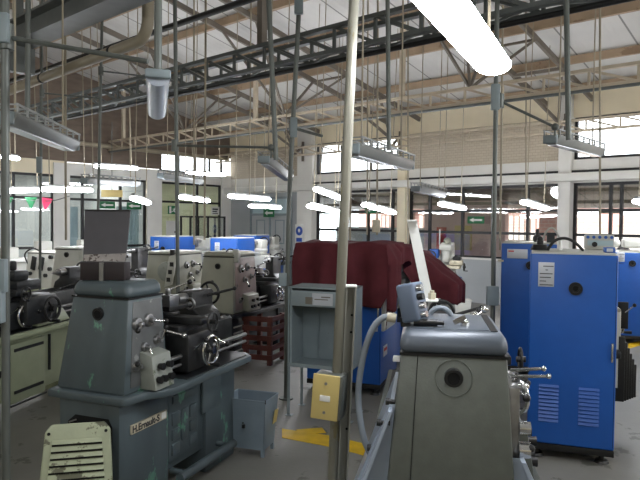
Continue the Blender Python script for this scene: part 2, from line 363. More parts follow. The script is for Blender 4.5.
st(room(MB().box(13.66, 13.7, 7.25, 7.7, 1.0, 1.6), 'window_outside', TANBOX)); st(room(MB().box(13.65, 13.7, 7.95, 8.2, 0, 1.55), 'door_3', RED))
st(room(MB().box(14.0, 14.15, 8.75, 11.8, 0, 1.52), 'wall_outside.004', GREYW2))
for i, (m0, m1) in enumerate(((9.3, 11.6), (6.0, 8.3))):
    gr = MB()
    for k in range(16): gr.box(15.98, 16.0, m0 + k * (m1 - m0) / 15 - .012, m0 + k * (m1 - m0) / 15 + .012, .0, 1.9)
    for z in (.5, 1.2, 1.88): gr.box(15.97, 16.01, m0, m1, z, z + .03)
    o = room(gr, 'window_grille', RAFTER); st(o)
# the office behind the left wall
st(room(MB().box(9.3, 12.6, 17.9, 18.1, 0, 3.0), 'wall_office', LIME))
st(room(MB().box(12.05, 12.2, ML + .2, 17.9, 0, 3.0), 'wall_office.001', LIME))
st(room(MB().box(2, 9.3, 17.9, 18.1, 0, 3.0).box(9.24, 9.3, ML + .2, 17.9, 0, 2.92).box(2, 2.1, ML + .2, 17.9, 0, 3.0), 'wall_office.002', GREYW2))
st(room(MB().box(2, 12.2, ML + .2, 18.1, 2.92, 3.0), 'ceiling_office', WHITEW))
st(room(MB().box(5.9, 6.6, 17.8, 17.9, 0, 2.1).box(4.2, 5.2, 17.8, 17.9, 0.6, 2.2), 'door_2', PALEBLUE))
st(room(MB().box(6.95, 7.3, ML + .2, ML + .24, 0.9, 1.95), 'panel_board', PALEBLUE))
st(room(MB().box(9.5, 9.8, ML + 1.4, ML + 1.5, .4, 1.6), 'trim_3', WHITEP))
c = MB()
c.grid(lambda u, v: (8.4 + .65 * u, ML + .35 + .02 * math.sin(u * 60), .9 + 1.1 * v), 60, 2)
tag(room(c, 'curtain', PALEBLUE), 'pale pleated curtain behind the office glass', 'curtain')

# ------------------------------------------------------------------ roof steel
RZ = math.radians(48.4 - 0)
def rroot(name, label, cat, group=None):
    o = bpy.data.objects.new(name, None); COL.objects.link(o); o.matrix_world = ROOM.copy(); o.empty_display_size = .1
    # ROOM maps local x to n and local y to m
    return tag(o, label, cat, group)
def truss(n, m0, m1, zb, zt, mat, label, faces=(0,), panel=.55, ch=.035, zr=.014):
    t = rroot('roof_truss', label, 'truss', 'lattice roof trusses')
    for f in faces:
        MB().box(n + f - ch, n + f + ch, m0, m1, zb - .02, zb + .02).build('bottom_chord', mat, t)
        MB().box(n + f - ch, n + f + ch, m0, m1, zt - .02, zt + .02).build('top_chord', mat, t)
        k = int((m1 - m0) / panel); p = (m1 - m0) / k
        dg = vt = None
        for i in range(min(k, 48)):
            mm = m0 + i * p
            if dg is None:
                dg = MB().bar((n + f, 0, zb), (n + f, p, zt), zr * 2.2, zr * 2.2).build('diagonal', mat, t); vt = MB().box(n + f - zr, n + f + zr, -zr, zr, zb, zt).build('upright', mat, t)
                dg.location.y = vt.location.y = mm
            else:
                for src in (dg, vt):
                    c = src.copy(); COL.objects.link(c); c.parent = t; c.location.y = mm
    if len(faces) > 1:
        q = MB(); i = 0
        m = m0
        while m < m1 - .5:
            q.bar((n + faces[0], m, zb), (n + faces[1], m + .5, zb), .02, .02); q.bar((n + faces[1], m + .5, zb), (n + faces[0], m + 1.0, zb), .02, .02); m += 1.0
        q.build('bottom_lacing', mat, t)
    return t
truss(4.81, -3, ML - .02, 3.33, 3.57, TRUSSD, 'dark grey box lattice truss crossing high over the workshop, in front of the cream ones', (-.11, .11), .5)
truss(8.0, -3, ML - .02, 3.35, 3.56, TRUSSL, 'cream lattice truss with posts up to the roof, between dark truss and window wall', (0,), .56)
truss(11.3, -3, ML - .02, 3.31, 3.5, TRUSSL, 'slim cream lattice truss running along in front of the brick wall', (0,), .56)
ORD = ['first', 'second', 'third', 'fourth', 'fifth', 'sixth', 'seventh', 'eighth', 'ninth']
for i, n in enumerate((11.5, 10.4, 9.12, 8.02, 6.9, 5.8, 4.7)):
    z = roof_z(n)
    tag(room(MB().box(n - .035, n + .035, -4, ML - .01, z - .16, z - .035), 'roof_purlin', PURLIN), f'rust-primed roof purlin, {ORD[i]} one out from the window wall', 'purlin', 'roof purlins')
ri = 0
for c in (10.97, 7.98, 4.3, 1.0):
    for s in (.42, -.42):
        m = c + s; b = MB(); b.bar((3.2, m, roof_z(3.2) - .22), (11.8, m, roof_z(11.8) - .22), .05, .09)
        o = room(b, 'roof_rafter', RAFTER); ri += 1
        tag(o, f'brown grey sloping roof rafter, {ORD[ri - 1]} counted from the office corner', 'rafter', 'sloping rafters')
def post(n, m, z0, mat, label, r=.035):
    o = MB().box(n - r, n + r, m - r, m + r, z0, roof_z(n) - .17).build('roof_post', mat); o.matrix_world = ROOM.copy(); tag(o, label, 'post', 'posts between trusses and roof')
post(8.0, 8.76, 3.58, TRUSSL, 'thin cream post on the cream truss, near the brick corner panel')
post(8.0, 5.45, 3.58, TRUSSL, 'thin cream post on the cream truss, above the brick panel')
post(8.0, 13.4, 3.58, TRUSSL, 'thin cream post on the cream truss, near the office wall')
post(4.81, 5.17, 3.59, RAFTER, 'stout brown post standing on the dark box truss', .04)
post(4.81, 10.6, 3.59, RAFTER, 'stout brown post on the dark truss beside the tan pipe', .04)
def brace(label, pts, mat, r=.02):
    b = MB()
    for p, q in pts: b.bar(p, q, r * 2, r * 2)
    tag(room(b, 'knee_brace', mat), label, 'brace', 'braces under the roof')
bl = ['near the office corner', 'at the narrow cream column', 'at the wide white column']
for i, c in enumerate((10.97, 7.98, 4.3)):
    brace('dark steel brace between truss and rafters ' + bl[i], [((11.3, c, 3.3), (11.66, c, 3.6)), ((11.3, c, 3.5), (10.3, c + .42, roof_z(10.3) - .25)), ((11.3, c, 3.5), (10.3, c - .42, roof_z(10.3) - .25)), ((10.3, c - .42, roof_z(10.3) - .25), (10.3, c + .42, roof_z(10.3) - .25)), ((11.66, c, 3.2), (11.66, c, 3.7))], RAFTER, .025)
bl = ['over the office corner', 'over the middle of the hall', 'over the blue machines', 'near the lit lamp']
for i, c in enumerate((10.97, 7.98, 4.3)):
    brace('brown steel bracing from cream truss up to rafters ' + bl[i], [((8, c, 3.56), (9.2, c + .42, roof_z(9.2) - .25)), ((8, c, 3.56), (9.2, c - .42, roof_z(9.2) - .25)), ((8, c, 3.56), (6.9, c + .42, roof_z(6.9) - .25)), ((8, c, 3.56), (6.9, c - .42, roof_z(6.9) - .25)), ((9.2, c - .42, roof_z(9.2) - .25), (9.2, c + .42, roof_z(9.2) - .25))], RAFTER, .018)
tag(room(MB().tube([(7.93, -3, 3.3), (7.93, 13.9, 3.3)], .022, 10), 'cable_conduit', TRUSSD), 'dark cable pipe slung under the cream truss that carries the posts', 'conduit')
tag(room(MB().tube([(4.81, -3, 3.27), (4.81, 13.9, 3.27)], .025, 10), 'cable_conduit', BLACK), 'black cable pipe slung under the dark box truss', 'conduit')
# tan drain pipe and the dark beam high at the office side
p = root('drain_pipe', 'tan round drain pipe with an elbow rising to the roof', 'pipe'); p.matrix_world = ROOM.copy()
e0 = [(3.0, 13.9, 2.95), (3.0, 4.8, 3.19)]
el = [(3.0, 4.8 - .16 * math.sin(a), 3.19 + .16 - .16 * math.cos(a)) for a in [k * PI / 12 for k in range(7)]]
MB().tube(e0[:1] + el + [(3.0, 4.64, 5.9)], .05, 14).build('pipe_run', CREAMPIPE, p)
for m in (12.2, 10.2, 8.3, 6.6, 5.2): MB().annulus((3.0, m, 3.19 - .24 * (m - 4.8) / 9.1), (0, 1, -.026), .056, .049, .03, 18).build('pipe_clamp', BLACK, p)
b = MB()
b.box(2.5, 2.74, -3, ML - .02, 3.33, 3.35).box(2.5, 2.74, -3, ML - .02, 3.53, 3.55).box(2.6, 2.64, -3, ML - .02, 3.35, 3.53)
beam = tag(room(b, 'roof_beam', TRUSSD), 'heavy dark grey steel beam across the roof beside the tan pipe', 'beam')
k0, k1 = (V((0, 0, EYE)) + ray(*p) * (3.95 / ray(*p).dot(NV)) for p in ((160, 28), (250, 2)))
zz = (k0.z + k1.z) / 2
b = MB().tube([(3.95, -3, zz), (3.95, 13.9, zz)], .032, 10).tube([(4.02, -3, zz + .03), (4.02, 13.9, zz + .03)], .02, 10)
tag(room(b, 'cable_conduit', BLACK), 'pair of black cable pipes high up between the heavy beam and dark truss', 'conduit')
for i, m in enumerate((8.3, 6.3)):
    b = MB().bar((2.78, m, 3.4), (3.8, m, roof_z(3.9) - .2), .06, .06).bar((2.62, m, 3.56), (2.62, m, 4.6), .07, .07).bar((2.62, m + .9, 3.57), (2.62, m, 4.4), .05, .05).box(2.52, 2.76, m - .05, m + .05, 3.08, 3.33)
    b.build('beam_bracket', TRUSSD, beam)
tag(room(MB().tube([(6.3, 13.85, 3.42), (8.0, 13.85, 3.42), (11.6, 13.85, 3.42)], .055, 12), 'duct_pipe', CREAMPIPE), 'pale horizontal pipe along the top of the office wall', 'pipe')
# floor marking
def strip(pts, h=.004):
    a = [on_floor(*p) for p in pts]
    return MB().hexa([(q.x, q.y, .0005) for q in a] + [(q.x, q.y, h) for q in a])
k = strip([(282, 438), (282, 429), (330, 436), (330, 447)]); q = [on_floor(*p) for p in ((330, 447), (330, 436), (420, 457), (420, 470))]
k.hexa([(a.x, a.y, .0005) for a in q] + [(a.x, a.y, .004) for a in q])
q = [on_floor(*p) for p in ((296, 430), (322, 428), (326, 433), (300, 435))]
k.hexa([(a.x, a.y, .0006) for a in q] + [(a.x, a.y, .0045) for a in q])
st(k.build('floor_marking', YELLOW))
q = [on_floor(*p) for p in ((628, 344), (660, 336), (660, 340), (628, 349))]
st(MB().hexa([(a.x, a.y, .0005) for a in q] + [(a.x, a.y, .004) for a in q]).build('floor_marking.001', YELLOW))

# ------------------------------------------------------------------ hanging lamps and power drops
LAMPS = []
def lamp(p1, p2, lit, label, L=1.25, D=None, wd=.13, hang=True, zcap=3.15, rodmat=CREAMPIPE):
    a, b = ray(*p1), ray(*p2); k = a.z / b.z          # equal height: depth ratio
    A, B = a.copy(), b * k
    if D is None: D = L / (B - A).length
    else: k = None
    D = min(D, (zcap - EYE) / A.z)
    A = V((0, 0, EYE)) + A * D
    if k: B = V((0, 0, EYE)) + B * D
    else:                       # length fixes how far away the other end hangs
        E = V((0, 0, EYE)); D2 = D
        while (E + b * D2 - A).length < L and D2 < D + 3: D2 += .01
        B = E + b * D2
    c = (A + B) / 2; d = B - A; ln = d.length
    t = root('hanging_lamp', label, 'lamp', c, None, 'hanging fluorescent lamps'); t.rotation_euler = (0, -math.asin(d.z / ln), math.atan2(d.y, d.x))
    h = ln / 2; y = wd / 2
    if lit:
        MB().prism([(-y * .45, .03), (y * .45, .03), (y * .3, .065), (-y * .3, .065)], 'x', -h - .01, h + .01).build('lamp_housing', REFL, t, .004)
        n = 14; poly = [(y * math.cos(2 * PI * i / (n + 1)), -.5 * y * math.sin(2 * PI * i / (n + 1))) for i in range(n + 1)]
        q = MB(); rings = []
        for x, s in ((-h, .45), (-h + .012, .72), (-h + .035, .9), (-h + .07, 1), (h - .07, 1), (h - .035, .9), (h - .012, .72), (h, .45)): rings.append([q.bm.verts.new((x, u * s, z * s)) for u, z in poly])
        for r1, r2 in zip(rings, rings[1:]):
            for i in range(n): q.bm.faces.new((r1[i], r1[i + 1], r2[i + 1], r2[i]))
            q.bm.faces.new((r1[n], r1[0], r2[0], r2[n]))
        q.bm.faces.new(rings[0]); q.bm.faces.new(rings[-1])
        q.build('diffuser', LIT, t)
        LAMPS.append((c, d.normalized(), ln))
    else:
        MB().prism([(-y * .55, -.035), (y * .55, -.035), (y, .03), (y * .8, .045), (-y * .8, .045), (-y, .03)], 'x', -h, h).build('lamp_housing', REFL, t, .004)
        MB().box(-h + .03, h - .03, -y * .5, y * .5, -.042, -.0352).build('diffuser', DIFFOFF, t)
        g = MB()
        for s in (-1, 1):
            g.box(-h, h, s * y * .9 - .006, s * y * .9 + .006, .082, .092)
            for i in range(9): x = -h + .02 + i * (2 * h - .04) / 8; g.box(x - .008, x + .008, s * y * .9 - .005, s * y * .9 + .005, .04, .084)
        for i in range(9): x = -h + .02 + i * (2 * h - .04) / 8; g.box(x - .006, x + .006, -y * .9, y * .9, .083, .09)
        g.build('wire_guard', REFL, t)
        MB().box(-h - .03, -h, -y * .8, y * .8, -.03, .04).build('end_cap', LOCKER, t, .006); MB().box(h, h + .03, -y * .8, y * .8, -.03, .04).build('end_cap', LOCKER, t, .006)
    if hang:
        for s in (-.72, .72):
            p = c + d.normalized() * h * s; zt = max(roof_z(p.dot(NV)) - .04, c.z + .5)
            MB().cyl((h * s, 0, .04), (h * s, 0, zt - c.z), .007, n=8).build('hanger_rod', rodmat, t)
    return t
lamp((409, -40), (496, 69), True, 'big lit fluorescent lamp close overhead, brightest in the hall', D=None, wd=.165, L=1.35)
lamp((352, 150), (407, 166), False, 'unlit grey lamp hanging before the bright clerestory behind the pole', wd=.15)
lamp((551, 140), (598, 153), False, 'unlit grey lamp hanging from the conduit arm at the white column', wd=.15)
lamp((3, 119), (70, 146), False, 'unlit grey lamp hanging from the thick rod near the office wall', wd=.16)
lamp((264, 160), (288, 178), False, 'unlit lamp seen nearly end-on above the grey door', wd=.15, L=1.2, D=6.3)
lamp((85, 181), (137, 184), False, 'long grey unlit lamp hanging in front of the office glass', wd=.13, L=1.3, D=8)
lamp((161, 176), (201, 182), False, 'grey unlit lamp hanging under the small high office windows', wd=.13, L=1.2, D=9)
lamp((416, 189), (442, 195), False, 'small pale unlit lamp by the narrow cream column', wd=.17, D=8.5)
lamp((95, 166), (137, 168.5), True, 'lit lamp highest of those before the office wall', D=11)
lamp((6, 191), (42, 190), True, 'lit lamp above the bunting flags, first of the end-to-end pair', D=9)
lamp((42, 189), (91, 190.5), True, 'lit lamp of the end-to-end pair touching the dark sheet side', D=8.2)
lamp((3, 157), (17, 158.5), True, 'far lit lamp high under the roof at the frame edge', D=9.5)
lamp((133, 198), (148, 203), True, 'short bright lamp hanging over the back of the dark board', L=.9, D=8.5)
lamp((187, 173), (225, 175), True, 'lit lamp just below the small high office windows', D=13)
lamp((181, 197), (208, 201), True, 'lit lamp in front of the office exit sign', D=10)
lamp((229.5, 196), (269, 199.5), True, 'lit lamp in front of the grey double door, upper one', D=10)
lamp((250, 206), (280, 207.5), True, 'lit lamp in front of the grey double door, lower one', D=12)
lamp((309, 206), (338, 212), True, 'lit lamp crossing behind the leaning pole, lower one', D=9.5)
lamp((316, 189), (341, 198.5), True, 'lit lamp crossing behind the leaning pole, upper one', D=9)
lamp((364, 204.5), (394, 213), True, 'lit lamp hanging above the maroon cloth', D=9)
lamp((440.5, 204), (464, 208.5), True, 'lit lamp between the narrow cream column and the white wall post', D=9.5)
lamp((523, 202), (547, 209), True, 'lit lamp above the blue machine by the white column', D=9)
lamp((636, 201), (655, 206), True, 'lit lamp cut by the frame edge above the blue machines', D=8)
# the translucent lamp seen end-on
A = at(158, 82, 2.75); d = (ray(157, 118) * (ray(158, 82).z / ray(157, 118).z) * 2.75 + V((0, 0, EYE))) - A
t = root('hanging_lamp', 'translucent unlit lamp seen end-on under the drain pipe elbow', 'lamp', A, None, 'hanging fluorescent lamps'); t.rotation_euler = (0, 0, math.atan2(d.y, d.x))
ln = d.length
MB().box(0, .04, -.056, .056, .02, .06).build('end_cap', LOCKER, t, .01)
MB().box(.05, ln, -.045, .045, .03, .05).build('lamp_housing', REFL, t, .005)
n = 12; q = MB()
q.prism([(.054 * math.cos(PI + PI * i / n), .035 + .045 * math.sin(PI + PI * i / n)) for i in range(n + 1)], 'x', .04, ln)
q.build('cover', FROST, t)
MB().cyl((.06, -.02, .02), (ln - .03, -.02, .02), .012).cyl((.06, .02, .02), (ln - .03, .02, .02), .012).build('tube', DIFFOFF, t)
MB().cyl((.02, 0, .05), (.02, 0, 3.2), .017).build('hanger_rod', GALV, t)

def ground(x, y, Y, z=0.0):
    p = at(x, y, Y); return V((p.x, p.y, z))
def conduit(label, pts, r, mat=GALV, arm=None, boxes=(), to_floor=True, to_roof=True, name='conduit_post', cat='conduit', group='vertical power conduits'):
    """Vertical pipe through points (from the top down); arm = list of points of a side arm."""
    p = [V(q) for q in pts]
    if to_roof: d = (p[0] - p[1]).normalized(); zt = roof_z(p[0].dot(NV)) - .035; p.insert(0, p[0] + d * ((zt - p[0].z) / d.z))
    if to_floor: p.append(V((p[-1].x, p[-1].y, 0)))
    t = root(name, label, cat, (p[-1].x, p[-1].y, p[-1].z), None, group); o = p[-1].copy()
    MB().tube([q - o for q in p], r, 12).build('pipe', mat, t)
    if to_floor: MB().cyl((0, 0, 0), (0, 0, .012), r * 3, n=16).build('floor_flange', mat, t)
    if arm:
        MB().tube([V(q) - o for q in arm], max(.009, r * .6), 8).build('side_arm', mat, t)
        MB().cyl(V(arm[0]) - o - V((0, 0, r * 3)), V(arm[0]) - o + V((0, 0, r * 3)), r * 1.8).build('clamp', mat, t)
        if len(arm) > 2: MB().ball(V(arm[-2]) - o, r * 1.6).build('elbow', mat, t)
    for (bp, bw_, bd, bh) in boxes:
        q = V(bp) - o; MB().box(q.x - bw_, q.x + bw_, q.y - bd - r, q.y - r + .002, q.z - bh, q.z + bh).build('outlet_box', LOCKER, t, .006)
    return t
c = conduit('grey conduit post standing at the frame edge beside the sage lathe', [at(5, 20, 3.0), at(5.5, 300, 3.0)], .02, arm=[at(6, 37, 3.0), at(148, 61.5, 2.9)], boxes=[(at(2, 305, 3.0), .03, .05, .08), (at(7, 275, 3.0), .018, .04, .08), (at(6, 30, 3), .03, .03, .07)])
conduit('dark thick rod carrying the grey lamp near the office wall', [at(28, 5, 4.4), at(27.5, 113, 4.4)], .018, to_floor=False, name='hanger_pipe', group='lamp hanger pipes')
conduit('thin grey conduit between the frame-edge post and the dark board', [at(41.5, 92, 7), at(40, 268, 7)], .015, arm=[at(42, 93, 7), at(101, 98.5, 7)], boxes=[(at(40.5, 165, 7), .03, .03, .09)])
conduit('grey conduit running down behind the dark metal board', [at(101, 70, 6.65), at(98, 215, 6.65)], .015, arm=[at(101, 71, 6.65), at(146, 76.5, 6.4)])
conduit('grey conduit post behind the carriage of the chipped grey lathe', [at(175.5, 52, 5.4), at(178, 290, 5.4)], .017, arm=[at(175, 145.5, 5.4), at(271, 147.5, 4.9), at(271, 158, 4.9)], boxes=[])
MB_ = conduit('grey conduit post leaning beside the open locker stand', [at(299, 8, 5.75), at(289, 200, 5.75), at(287, 300, 5.75)], .022, arm=[at(293, 128, 5.75), at(322, 136, 5.5)], boxes=[(at(283, 279, 5.75), .035, .05, .06), (at(299, 6, 5.75), .04, .05, .09), (at(294, 128, 5.75), .032, .03, .09)])
conduit('dark rod carrying the end-on lamp above the grey door', [at(272, 71, 4.9), at(276, 160, 4.9)], .02, to_floor=False, name='hanger_pipe', group='lamp hanger pipes')
conduit('dark rod carrying the unlit lamp before the bright clerestory', [at(388, 46, 4.5), at(389, 150, 4.5)], .016, to_floor=False, name='hanger_pipe', group='lamp hanger pipes')
conduit('dark rod carrying the unlit lamp at the white column', [at(566.5, 10, 4.6), at(568.5, 140, 4.6)], .02, to_floor=False, name='hanger_pipe', group='lamp hanger pipes')
conduit('grey conduit post standing between the steel grey lathe and the blue cabinets', [at(497, 15, 4.9), at(493, 300, 4.9)], .018, arm=[at(500, 101, 4.9), at(555, 127, 4.7), at(555, 136, 4.7)], boxes=[(at(494, 98, 4.9), .032, .04, .1), (at(491, 295, 4.9), .045, .05, .075)])
for lb, x0, y0, x1, y1, Y, r in (('thin beige cable drop beside the conduit post by the blue cabinets', 502, 82, 500, 250, 7.5, .012), ('thin beige cable drop near the narrow cream column', 408, 200, 408, 250, 9, .011), ('thin beige cable drop behind the leaning pole', 351.5, 110, 350, 240, 7.5, .012), ('thin beige cable drop beneath the clerestory lamp', 377.5, 98, 377, 235, 7.5, .012), ('thin beige cable drop by the edge of the clerestory', 367.5, 120, 367, 235, 8.2, .01),
    ('thin beige cable drop before the white column window', 600, 148, 600, 245, 7, .012), ('thin beige cable drop in front of the office clerestory', 205, 145, 204.5, 240, 7, .012), ('thin beige cable drop beside the small high office windows', 194, 130, 194, 245, 8, .011), ('thin beige cable drop against the brick wall', 250, 135, 249.5, 195, 9, .01), ('thin grey cable drop over the sage lathe', 65.5, 125, 66, 240, 7.5, .014), ('thin beige cable drop at the white brick column', 526, 140, 526, 205, 9, .01)):
    a = at(x0, y0, Y); b = at(x1, y1, Y); nb = a.dot(NV)
    conduit(lb, [a, b], r, CREAMPIPE, to_floor=False, name='cable_drop', group='thin cable drops', cat='cable drop')

# ------------------------------------------------------------------ lathes
def louvre(b, x0, x1, y, z, face='x'):
    pass
def handwheel(c, ax, R, mat_rim, parent, name='handwheel', spokes=3, grip=True):
    c, ax = V(c), V(ax).normalized(); a = ax.orthogonal().normalized(); b2 = ax.cross(a)
    b = MB().ring(c, ax, R, R * .13)
    for i in range(spokes):
        d = a * math.cos(2 * PI * i / spokes + .4) + b2 * math.sin(2 * PI * i / spokes + .4); b.cyl(c, c + d * R, R * .09, n=8)
    b.cyl(c - ax * .02, c + ax * .025, R * .26)
    o = b.build(name, mat_rim, parent)
    if grip:
        p = c + (a * .8 + b2 * .6) * R; MB().cyl(p, p + ax * R * .75, R * .1, R * .14, 10).build('grip', BLACK, o)
    return o
def lever(p, q, parent, mat=CHROME, r=.007, kn=BLACK, kr=.016):
    o = MB().cyl(p, q, r, r * .8, 10).build('lever', mat, parent)
    MB().ball(q, kr).build('knob', kn, o); return o
def centre_lathe(loc, theta, label, body, lid, base, ctrl, zp=.73, sp=1.14, zh=1.23, length=1.75, hw=.455, hl=.6, taper=.075, detail=2, group='centre lathes', lidh=.09, pan_end=None, carr=.38, tail=None,  dark_bed=DARKM, hole=True, pan=True, face_mat=None):
    t = root('centre_lathe', label, 'lathe', loc, theta, group)
    y1 = hw; pe = pan_end or length + .12; hs = hl / .6
    # pedestal at the headstock end, tail pedestal, middle panelled section
    MB().prism([(.0, .015), (.44, .015), (.44, zp - .03), (-.0, zp - .03)], 'y', .03, y1 - .02).build('pedestal', base, t, .012)
    MB().box(length - .42, length - .04, .04, y1 - .03, .0, zp - .03).build('pedestal', base, t, .012)
    MB().box(-.005, .45, .025, y1 - .015, 0, .03).build('foot', base, t, .012)
    MB().box(.44, length - .42, .06, y1 - .06, .16, zp - .03).build('base_panel', base, t, .01)
    if pan:
        pl = [(-.035, y1 + .03), (-.035, -.02), (-.01, -.035), (.12, -.05), (.2, -.11), (.26, -.13), (pe, -.13), (pe + .08, -.05), (pe + .08, y1 + .1), (.3, y1 + .1)]
        MB().prism(pl, 'z', zp - .045, zp).build('chip_pan', body if base is body else base, t, .012)
        MB().prism([(hl + .06, -.1), (pe - .02, -.1), (pe + .05, -.04), (pe + .05, y1 + .07), (hl + .06, y1 + .07)], 'z', zp - .01, zp + .004).build('pan_tray', DARK, t)
    # headstock
    hb = MB().frus(zp, (0, hl + .02, 0, y1), zh, (taper, hl, .03, y1 - .045)).build('headstock', body, t, .014)
    MB().frus(zh, (taper - .012, hl + .006, .02, y1 - .035), zh + lidh, (taper + .005, hl - .005, .035, y1 - .05)).build('headstock_lid', lid, t, .035, 4)
    MB().box(taper - .004, hl + .003, .027, y1 - .042, zh - .006, zh + .004).build('lid_gasket', BLACK, hb)
    fx = lambda z: taper * (z - zp) / (zh - zp)       # end face slopes
    if hole:
        yc = y1 * .48; zc = sp
        MB().annulus((fx(zc) - .012, yc, zc), (1, 0, .15), .034, .023, .05).build('spindle_ring', DARKM, t)
        MB().cyl((fx(zc) - .01, yc, zc), (fx(zc) + .008, yc, zc), .024).build('spindle_bore', VOID, t)
    # bed, chuck, carriage, tailstock
    b = MB().box(hl, length + .02, .1, .17, zp, zp + .23).box(hl, length + .02, .27, .34, zp, zp + .23)
    for x in (hl + .2, hl + .55, hl + .9):
        if x < length: b.box(x, x + .05, .17, .27, zp, zp + .2)
    b.box(hl, length + .02, .16, .28, zp + .05, zp + .1)
    for yy in (.115, .155, .285, .325): b.prism([(yy - .012, zp + .229), (yy + .012, zp + .229), (yy, zp + .245)], 'x', hl, length + .02)
    b.build('bed', dark_bed, t, .004)
    yc = .22
    ch = MB().cyl((hl, yc, sp), (hl + .04, yc, sp), .06, n=20).cyl((hl + .04, yc, sp), (hl + .12, yc, sp), .1, n=28).build('chuck', DARKM, t, .006)
    j = MB()
    for i in range(3):
        an = 2 * PI * i / 3 + .5; j.obox((hl + .14, yc + .055 * math.cos(an), sp + .055 * math.sin(an)), (.025, 0, 0), (0, .025 * math.cos(an), .025 * math.sin(an)), (0, -.01 * math.sin(an), .01 * math.cos(an)))
    j.build('jaw', STEEL, ch)
    xc = hl + carr
    MB().box(xc - .13, xc + .14, -.0, .4, zp + .235, zp + .29).build('saddle', dark_bed, t, .008)
    MB().box(xc - .14, xc + .15, -.075, .09, zp + .02, zp + .25).build('apron', dark_bed, t, .02)
    MB().box(xc - .05, xc + .06, -.1, .33, zp + .29, zp + .335).build('cross_slide', dark_bed, t, .008)
    MB().cyl((xc, .16, zp + .335), (xc, .16, zp + .36), .065).box(xc - .04, xc + .17, .13, .2, zp + .36, zp + .39).build('compound_slide', dark_bed, t, .005)
    tp = MB().box(xc - .055, xc + .045, .115, .215, zp + .39, zp + .46).cyl((xc - .005, .165, zp + .46), (xc - .005, .165, zp + .5), .018).build('tool_post', STEEL, t, .004)
    lever((xc - .005, .165, zp + .49), (xc + .06, .05, zp + .54), tp)
    if detail:
        handwheel((xc + .05, -.11, zp + .13), (0, -1, 0), .085, CHROME, t)
        handwheel((xc + .005, -.15, zp + .312), (0, -1, 0), .055, DARKM, t, 'cross_slide_handle', 2)
        MB().cyl((xc + .17, .165, zp + .375), (xc + .24, .165, zp + .375), .014).ring((xc + .24, .165, zp + .375), (1, 0, 0), .035, .007).build('compound_handle', STEEL, t)
        lever((xc - .09, -.08, zp + .16), (xc - .1, -.17, zp + .22), t); lever((xc + .12, -.08, zp + .2), (xc + .16, -.16, zp + .15), t)
        MB().cyl((hl, -.02, zp + .12), (length, -.02, zp + .12), .014).cyl((hl, -.02, zp + .07), (length, -.02, zp + .07), .01).build('lead_screw', STEEL, t)
    xt = tail or length - .22
    tb = MB().prism([(.09, zp + .235), (.35, zp + .235), (.33, zp + .3), (.28, zp + .34), (.28, sp + .04), (.16, sp + .04), (.16, zp + .34), (.11, zp + .3)], 'x', xt - .1, xt + .16).build('tailstock', dark_bed, t, .012)
    MB().cyl((xt - .2, yc, sp), (xt + .18, yc, sp), .034).cyl((xt - .3, yc, sp), (xt - .2, yc, sp), .004, .026).build('quill', STEEL, tb)
    if detail:
        handwheel((xt + .21, yc, sp), (1, 0, 0), .075, BLACK, t, 'tailstock_handwheel')
        lever((xt + .08, .16, sp), (xt + .14, -.02, sp + .05), t, DARKM, .011, BLACK, .014)
    # operator-side controls
    fy = lambda z: .03 * (z - zp) / (zh - zp)
    if face_mat: MB().hexa([(taper + .03, fy(zh - .01) - .004, zh - .02), (hl - .02, fy(zh) - .004, zh - .02), (hl - .0, fy(zp) - .004, zp + .03), (.05, fy(zp) - .004, zp + .03), (taper + .03, .05, zh - .02), (hl - .02, .05, zh - .02), (hl, .05, zp + .03), (.05, .05, zp + .03)]).build('control_face', face_mat, t, .004)
    for (x, z, r) in ((.2, zh - .14, .05), (.36, zh - .13, .05), (.28, zh - .27, .036), (.46, zh - .25, .034), (.16, zp + .14, .038)):
        x *= hs; r *= min(1, hs + .15)
        dl = MB().cyl((x, fy(z) + .01, z), (x, fy(z) - .022, z), r, r * .9, 20).cyl((x, fy(z) - .02, z), (x, fy(z) - .05, z), r * .4).build('gear_dial', STEEL, t, .004)
        if detail:
            an = x / hs * 17; q = (x + .075 * math.cos(an), fy(z) - .07, z + .075 * math.sin(an)); MB().cyl((x, fy(z) - .04, z), q, .007).build('lever', CHROME, dl); MB().ball(q, .015).build('knob', BLACK, dl)
    if detail:
        lever((.52 * hs, -.01, zh - .2), (.6 * hs, -.12, zh - .23), t, CHROME, .007, CHROME, .014)
        fa, fb = .22 * hs, .5 * hs
        q = MB().hexa([(fa, -.1, zp + .005), (fb, -.1, zp + .005), (fb, .01, zp + .005), (fa, .01, zp + .005), (fa, -.07, zp + .19), (fb, -.07, zp + .19), (fb, .01, zp + .21), (fa, .01, zp + .21)]).build('feed_box', ctrl, t, .008)
        for (x, z) in ((.27, .06), (.34, .06), (.44, .06), (.3, .13), (.42, .13)): x *= hs; MB().cyl((x, -.085, zp + z), (x, -.115, zp + z), .016, .02).build('selector_knob', BLACK, q)
    return t

LL = on_floor(124, 397, .73); LL.z = 0
left = centre_lathe(LL, 21.5, 'grey chipped-paint lathe with louvred cover leaning at its end and dark board on top', GREY, GREY, GREY, FEED, lidh=.085, face_mat=CTRL, hl=.37, length=1.28, pan_end=1.17, carr=.25, tail=.98)
